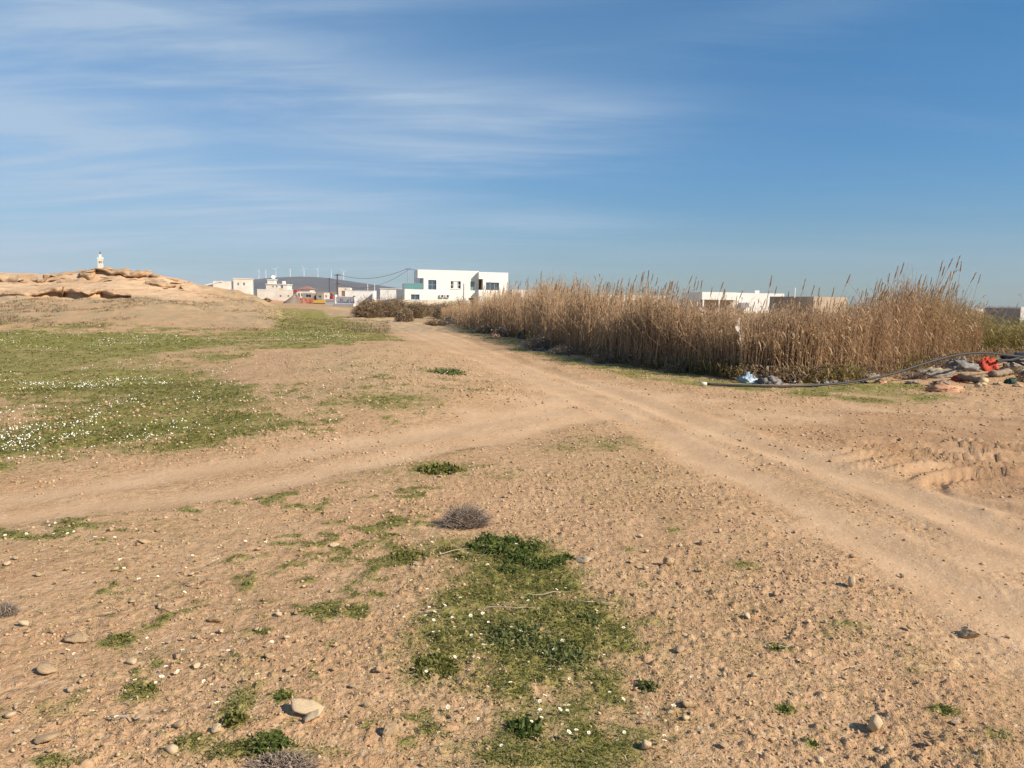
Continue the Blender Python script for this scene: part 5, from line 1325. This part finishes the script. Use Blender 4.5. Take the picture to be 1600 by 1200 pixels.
# tall plumed canes one can pick out against the sky
def plume_mesh(L, seed, tip, tang):
    g = np.random.default_rng(seed); n = 26
    t = g.random(n) ** .8; p0 = tip[None] + tang[None] * (t * L * .85)[:, None]
    a = g.uniform(0, 6.28, n); d = np.stack([np.cos(a), np.sin(a), 0 * a], -1) * .13 + tang[None] + np.array([[.08, 0, 0]]); LL = (L * .34 * (1.15 - .7 * t))[:, None]
    s = np.stack([-np.sin(a), np.cos(a), 0 * a], -1) * .0055
    V = np.stack([p0, p0 + d * LL * .5 + s, p0 + d * LL, p0 + d * LL * .5 - s], 1).reshape(-1, 3)
    return V, np.arange(n * 4).reshape(n, 4), np.repeat(g.random(n), 4)
variants = []
for s in range(10):
    g = np.random.default_rng(700 + s); one = np.ones(1)
    lx = .05 + .16 * g.random(); ly = g.normal() * .05
    v, f_, t_, C = reeds(0 * one, 0 * one, 0 * one, one * 1.0, (lx * one, ly * one), g, nl=0, rad=.0075)
    ms = mesh_np('stem', v, f_, M['reed'], tint=t_)
    v, f_, t_, C = reeds(0 * one, 0 * one, 0 * one, one * 1.0, (lx * one, ly * one), g, nl=6, rad=.0001, leafy=.42)
    ml = mesh_np('leaves', v, f_, M['reed'], tint=t_)
    tang = C[0, -1] - C[0, -2]; tang /= np.linalg.norm(tang)
    v, f_, t_ = plume_mesh(.15 + .04 * g.random(), 800 + s, C[0, -1] - tang * .02, tang); mp = mesh_np('plume', v, f_, M['plume'], tint=t_)
    variants.append((ms, ml, mp))
def tall_reed(px, ytop, dback, i, label, group):
    a = ray(px, 470)[0] / ray(px, 470)[1]; fy = float(np.interp(a, ha, front[:, 1])); y_ = fy + dback
    ms, ml, mp = variants[i % 10]
    H = at(px, ytop, y_)[2] / 1.14; x_ = a * y_ - .12 * H
    t = thing('tall_reed', label, 'reed', (x_, y_, gz(x_, y_) - .03), random.uniform(-.35, .35), group); t.scale = (H * random.uniform(.85, 1.15), H, H)
    link('stem', ms, t); link('leaves', ml, t); link('plume', mp, t)
TR = [(847, 421), (855, 430), (827, 432), (842, 428), (870, 436), (897, 434), (908, 433), (930, 431), (947, 437), (960, 432), (965, 433), (978, 424), (985, 428), (998, 420), (1003, 422), (1001, 426), (1019, 416), (1016, 424), (1022, 430), (1037, 434), (1040, 435),
      (1063, 424), (1060, 432), (1072, 440), (1083, 430), (1087, 434), (1101, 432), (1117, 437), (1113, 445), (1124, 446), (1133, 447), (1142, 448)]
TR2 = [(1206, 425), (1209, 440), (1253, 433), (1263, 441), (1286, 444), (1306, 426), (1303, 445), (1322, 459), (1235, 450)]
TR3 = [(1360, 428), (1368, 433), (1363, 445), (1392, 413), (1399, 405), (1394, 420), (1420, 426), (1415, 434), (1432, 427), (1434, 432), (1459, 398), (1468, 402), (1464, 410), (1484, 398), (1482, 418), (1490, 418), (1497, 422), (1509, 404), (1466, 428), (1455, 428), (1440, 440), (1480, 450), (1488, 440), (1378, 452)]
TR4 = [(1524, 425), (1523, 466), (1532, 468), (1510, 468), (1580, 472), (1545, 474), (1566, 474), (1498, 462)]
i = 0
for L_, lab, grp, db in ((TR, 'tall dry cane with a feathery plume above the thick part of the reed bed', 'plumed canes over the thick reeds', 3.0), (TR2, 'thin dry cane standing before the white bungalow and the tan block', 'thin canes before the bungalow', 1.2),
                   (TR3, 'tall leaning cane with a plume in the high clump beside the rubbish', 'leaning canes beside the rubbish', 1.2), (TR4, 'lone thin cane above the shorter olive reeds', 'lone canes over the olive reeds', 2.0)):
    for (x_, y_) in L_:
        tall_reed(x_, y_, random.uniform(.2, db), i, lab, grp); i += 1
for lo, hi, ylo, yhi, cnt, lab, grp, db in ((740, 1050, 432, 450, 120, 'tall dry cane with a feathery plume above the thick part of the reed bed', 'plumed canes over the thick reeds', 4.0),
                                       (1050, 1345, 452, 476, 40, 'thin dry cane standing before the white bungalow and the tan block', 'thin canes before the bungalow', 1.6), (1345, 1495, 432, 455, 50, 'tall leaning cane with a plume in the high clump beside the rubbish', 'leaning canes beside the rubbish', 1.6)):
    for _ in range(cnt): tall_reed(random.uniform(lo, hi), random.triangular(ylo, yhi, yhi), random.uniform(.1, db), i, lab, grp); i += 1

for k_, (x_, y_, w_, h_, l_) in enumerate(((1500, 558, 70, 52, 'green-brown scrub bush under the leaning canes'), (1545, 556, 70, 46, 'green-brown scrub bush behind the bright red net'), (1590, 555, 80, 48, 'green-brown scrub bush behind the black sheeting'), (1640, 555, 80, 50, 'green-brown scrub bush at the end of the dark pipes'))):
    shrub('scrub_bush', l_, x_, y_, w_, h_, 900, 1500, 320 + k_ * 3, M['shrub'], M['reedgreen'], .006, .07, cat='bush')
# grey brush at the near edge of the reeds
for k_, (x_, y_, w_, h_, l_) in enumerate(((755, 520, 44, 16, 'grey twiggy brush where the reeds start, beside a dumped bag'), (785, 527, 40, 18, 'grey twiggy brush between two white bags'), (840, 543, 60, 22, 'wide grey brush in front of the canes by the white lump'), (880, 553, 50, 18, 'dark brush tuft at the foot of the canes past the white lump'),
                                     (945, 566, 60, 16, 'low brown brush at the foot of the thickest canes'), (1060, 581, 60, 18, 'brown brush at the foot of the canes left of the hose cap'), (1330, 592, 70, 26, 'dark brown brush behind the hose'), (1400, 572, 90, 40, 'tangled grey-brown brush behind the pale canvas'))):
    shrub('dry_brush', l_, x_, y_, w_, h_, 500, 250, 210 + k_ * 3, M['twig'] if k_ < 4 else M['shrub'], M['shrub'], None, None, cat='brush')

# ------------------------------------------------------------------ rubbish
def crumple(name, label, cat, px, py, wpx, hpx, m, seed, dep=.7, amp=.35, freq=2.2, rz=0.0, dback=0.0):
    q = gp(px, py); q = q * (1 + dback / q[1]); sc = q[1] / FPX
    me_ = rock_mesh(seed, .3, 4, 1.0, m)
    co = np.empty(len(me_.vertices) * 3, np.float32); me_.vertices.foreach_get('co', co); V = co.reshape(-1, 3).astype(float)
    nrm = V / (np.linalg.norm(V, axis=1)[:, None] + 1e-6)
    d = np.abs(fbm(nrm[:, 0] * freq + seed + nrm[:, 2], nrm[:, 1] * freq - nrm[:, 2] * 1.7, 1.2, 5, seed, .65) - .5) * 2.6
    V = nrm * (1 - amp + amp * 2.2 * d)[:, None]
    V[:, 2] = np.where(V[:, 2] < -.15, -.15 + (V[:, 2] + .15) * .1, V[:, 2])
    V *= np.array([wpx * .5 * sc, wpx * .5 * sc * dep, hpx * sc * .85])
    me_.vertices.foreach_set('co', V.astype(np.float32).ravel()); me_.update()
    if m is M['rednet']: me_.polygons.foreach_set('use_smooth', np.ones(len(me_.polygons), bool))
    o = link(name, me_); o.location = (q[0], q[1], gz(q[0], q[1]) + .12 * hpx * sc); o.rotation_euler = (0, 0, rz)
    return tag(o, label, cat)
crumple('plastic_bag', 'crumpled pale blue plastic bag lying by the hose', 'bag', 1170, 598, 38, 16, M['bluebag'], 901)
crumple('plastic_bag', 'dark grey crumpled plastic sheet beside the pale blue bag', 'bag', 1200, 600, 40, 14, M['greybag'], 902)
crumple('plastic_bag', 'dark blue-black bag with white top at the foot of the reeds', 'bag', 816, 531, 16, 14, M['blackbag'], 903)
crumple('plastic_bag', 'small white bag perched on the dark blue-black bag', 'bag', 819, 520, 9, 6, M['whitebag'], 904)
crumple('plastic_bag', 'small grey-white bag in the grey brush', 'bag', 793, 524, 12, 6, M['whitebag'], 905)
crumple('white_lump', 'white lump of rubbish in front of the wide grey brush', 'rubbish', 869, 550, 16, 8, M['whitebag'], 906)
crumple('clay_lump', 'pinkish clay lump on the verge before the grey brush', 'rubbish', 773, 530, 16, 7, M['clay'], 907)
crumple('plastic_bag', 'flat grey plastic scrap at the edge of the wide brush', 'bag', 845, 547, 30, 4, M['greybag'], 908)
for k_, (x_, w_) in enumerate(((1276, 12), (1289, 14), (1302, 18), (1322, 16), (1250, 10))):
    crumple('grey_rubble', 'grey-white rounded piece of rubble half under the hose', 'rubble', x_, 599, w_, 6, M['greybag'] if k_ % 2 else M['canvas'], 910 + k_)['group'] = 'rubble along the hose'
crumple('canvas_sheet', 'pale crumpled canvas sheet against the dark brush', 'sheet', 1358, 592, 44, 12, M['canvas'], 921)
crumple('orange_clod', 'small orange brick clod beside the pale canvas', 'clod', 1376, 598, 22, 8, M['clay'], 922)
crumple('grey_tarpaulin', 'grey-brown tarpaulin heap under the arching hose', 'tarpaulin', 1455, 588, 80, 15, M['canvas'], 923, .5)
crumple('dark_tarpaulin', 'dark brown tarpaulin ridge behind the rolled mats', 'tarpaulin', 1500, 582, 64, 20, M['greybag'], 924, .5, dback=.5)
crumple('red_net', 'bright red-orange net heap on top of the rubbish', 'net', 1540, 580, 42, 22, M['rednet'], 925, .7, .26, 4.0, dback=.3)
crumple('red_net', 'small red net bundle low in front of the tarpaulin', 'net', 1503, 593, 34, 11, M['rednet'], 926, .7, .3, 3.0)
crumple('red_net', 'scrap of red net showing behind the arching hose', 'net', 1486, 574, 14, 6, M['rednet'], 927, .7, .3, 3.0, dback=.3)
crumple('canvas_sheet', 'pale folded sheet beside the bright red net', 'sheet', 1584, 578, 46, 14, M['canvas'], 928, .6)
crumple('green_net', 'dark green net bundle at the end of the rolled mat', 'net', 1578, 598, 22, 10, M['greennet'], 929)
crumple('black_bag', 'black plastic sheeting behind the pale folded sheet', 'bag', 1592, 566, 60, 14, M['blackbag'], 930, .5, dback=.6)
crumple('grey_bag', 'grey plastic bundle beside the dark green net', 'bag', 1606, 592, 40, 12, M['greybag'], 931)
crumple('red_earth_lump', 'big red earth clod casting a long shadow before the rubbish', 'clod', 1474, 612, 56, 15, M['clay'], 932, .7, .25)
crumple('tan_stone', 'pale tan stone between the red earth clod and the rolled mat', 'stone', 1532, 604, 20, 8, M['palestone'], 933, .7, .2)
def roll(label, p0, p1, rad, m, endm, endcap):
    t = thing('rolled_mat', label, 'rolled mat', p0); t.scale = (1, 1, .8); d = Vector(p1) - Vector(p0); n = 10
    pts = [d * (i / n) + Vector((0, 0, .02 * math.sin(i * 1.7))) for i in range(n + 1)]
    MB().tube(pts, [rad * (1 + .10 * math.sin(i * 2.3) + random.uniform(-.12, .12)) for i in range(n + 1)], 14).build('roll', m, t, True)
    e = pts[0] if endcap == 0 else pts[-1]; s = -1 if endcap == 0 else 1
    MB().tube([e + d.normalized() * s * .003, e + d.normalized() * s * .06], [rad * 1.03, rad * .92], 14).build('end_cap', endm, t, True)
def gpt(px, py, up): q = gp(px, py); return (q[0], q[1], gz(q[0], q[1]) + up)
roll('grey-brown rolled mat with a cream cut end, lying under the red net', gpt(1536, 599, .08), gpt(1500, 593, .09), .09, M['roll'], M['rollend'], 0)
roll('brown rolled mat lying behind the cream-ended roll', gpt(1550, 590, .08), gpt(1576, 587, .10), .09, M['roll'], M['roll'], 1)
def hose(label, spec, rad, m, cap=None):
    pts = [gpt(x_, y_, u_) for x_, y_, u_ in spec]
    P = [Vector(p) for p in pts]; Q = []
    for i in range(len(P) - 1):
        for k in range(5):
            t = k / 5; a = P[max(i - 1, 0)]; b = P[i]; c = P[i + 1]; d = P[min(i + 2, len(P) - 1)]
            Q.append(.5 * ((2 * b) + (c - a) * t + (2 * a - 5 * b + 4 * c - d) * t * t + (3 * b - a - 3 * c + d) * t ** 3))
    Q.append(P[-1]); o0 = Q[0].copy()
    t = thing('hose', label, 'hose', o0); Q = [q - o0 for q in Q]
    MB().tube(Q, rad, 8).build('pipe', m, t, True)
    if cap:
        d = (Q[0] - Q[2]).normalized(); MB().tube([d * .002, d * .12], rad * 1.6, 8).build('end_cap', cap, t, True)
hose('long dark hose with pale end cap running along the verge and arching over the rubbish', [(1104, 604, .04), (1160, 605, .035), (1220, 606, .035), (1290, 604, .05), (1340, 601, .08), (1390, 598, .20), (1440, 596, .42), (1490, 594, .58), (1530, 592, .60), (1570, 588, .50), (1640, 580, .30)], .025, M['hose'], M['hosecap'])
hose('thin dark pipe crossing the rubbish beyond the red net', [(1556, 580, .28), (1580, 578, .26), (1610, 582, .12), (1650, 590, .04)], .03, M['hose'])
hose('black pipe half hidden behind the pale folded sheet', [(1545, 575, .12), (1590, 570, .22), (1640, 566, .3)], .03, M['hose'])
for k_, (x_, y_, w_l, h_l, l_, m_) in enumerate(((1425, 590, 60, 14, 'grey tangle of dry stems against the pale canvas', 'twig'), (1462, 586, 70, 18, 'brown tangle of dry stems over the tarpaulin', 'shrub'), (1500, 578, 70, 22, 'grey tangle of dry stems behind the rolled mats', 'twig'),
                                             (1575, 584, 60, 14, 'brown tangle of dry stems beside the red net', 'shrub'), (1604, 596, 40, 12, 'dark tangle of stems by the grey bundle', 'shrub'), (1410, 578, 80, 34, 'high brown tangle of broken canes beside the leaning canes', 'shrub'), (1450, 572, 90, 30, 'broad tangle of broken canes behind the arching hose', 'twig'))):
    shrub('cane_tangle', l_, x_, y_, w_l, h_l, 420, 160, 260 + k_ * 3, M[m_], M['shrub'], .006, .05, cat='brush')
for k_, (x_, y_, w_l, h_l, l_, m_) in enumerate(((1428, 598, 26, 6, 'flat brown scrap of sacking before the canvas', 'canvas'), (1470, 598, 30, 7, 'dark scrap of plastic next to the red earth clod', 'greybag'), (1560, 600, 18, 6, 'pale broken brick at the end of the mats', 'stone'), (1590, 604, 16, 6, 'small tan rubble piece under the grey bundle', 'stone'), (1345, 598, 22, 7, 'black torn sheet under the hose by the canvas', 'blackbag'), (1232, 598, 30, 8, 'dark scrap of sheeting between the bags and the rubble', 'blackbag'))):
    crumple('rubbish_scrap', l_, 'rubbish', x_, y_, w_l, h_l, M[m_], 950 + k_, .8)
# pale strip of plastic caught in the canes
b = MB(); q = gp(1157, 590); q = q * ((q[1] - .15) / q[1]); sc = q[1] / FPX; prevw = 0
prof = [(1156, 497, 2), (1153, 510, 4), (1158, 525, 4), (1161, 540, 5), (1159, 552, 6), (1161, 562, 4), (1158, 572, 1)]
for i_, (x_, y_, w_) in enumerate(prof):
    c = at(x_, y_, q[1]); yy_ = c[1] + .05 * math.sin(i_ * 1.9)
    b.v += [(c[0] - w_ * sc, yy_, c[2]), (c[0] + w_ * sc, yy_ + .05, c[2]), (c[0] + w_ * sc * .9, yy_ + .058, c[2]), (c[0] - w_ * sc * .9, yy_ + .008, c[2])]
for i_ in range(len(prof) - 1):
    for k in range(4): b.f.append((i_ * 4 + k, i_ * 4 + (k + 1) % 4, i_ * 4 + 4 + (k + 1) % 4, i_ * 4 + 4 + k))
M['strip'] = mat('dirty_plastic', (.42, .36, .31), .6, .2, 9); tag(b.build('plastic_strip', M['strip']), 'pale torn plastic strip hanging in the canes above the blue bag', 'plastic')

# ------------------------------------------------------------------ air
hz_ = MB().box(-9500, 9500, -9500, 9800, -12, 620).build('haze', bpy.data.materials.new('haze_air'))
tag(hz_, kind='stuff'); hz_['label'] = 'thin pale haze in the air over the plain'; hz_['category'] = 'haze'
hm = hz_.data.materials[0]; hm.use_nodes = True; t = NT(hm.node_tree); t.n.clear()
pv = t.new('ShaderNodeVolumePrincipled'); pv.inputs['Color'].default_value = (.62, .72, .95, 1); pv.inputs['Density'].default_value = 4.0e-5; pv.inputs['Anisotropy'].default_value = 0.0
ou = t.new('ShaderNodeOutputMaterial'); t.l.new(pv.outputs[0], ou.inputs['Volume'])
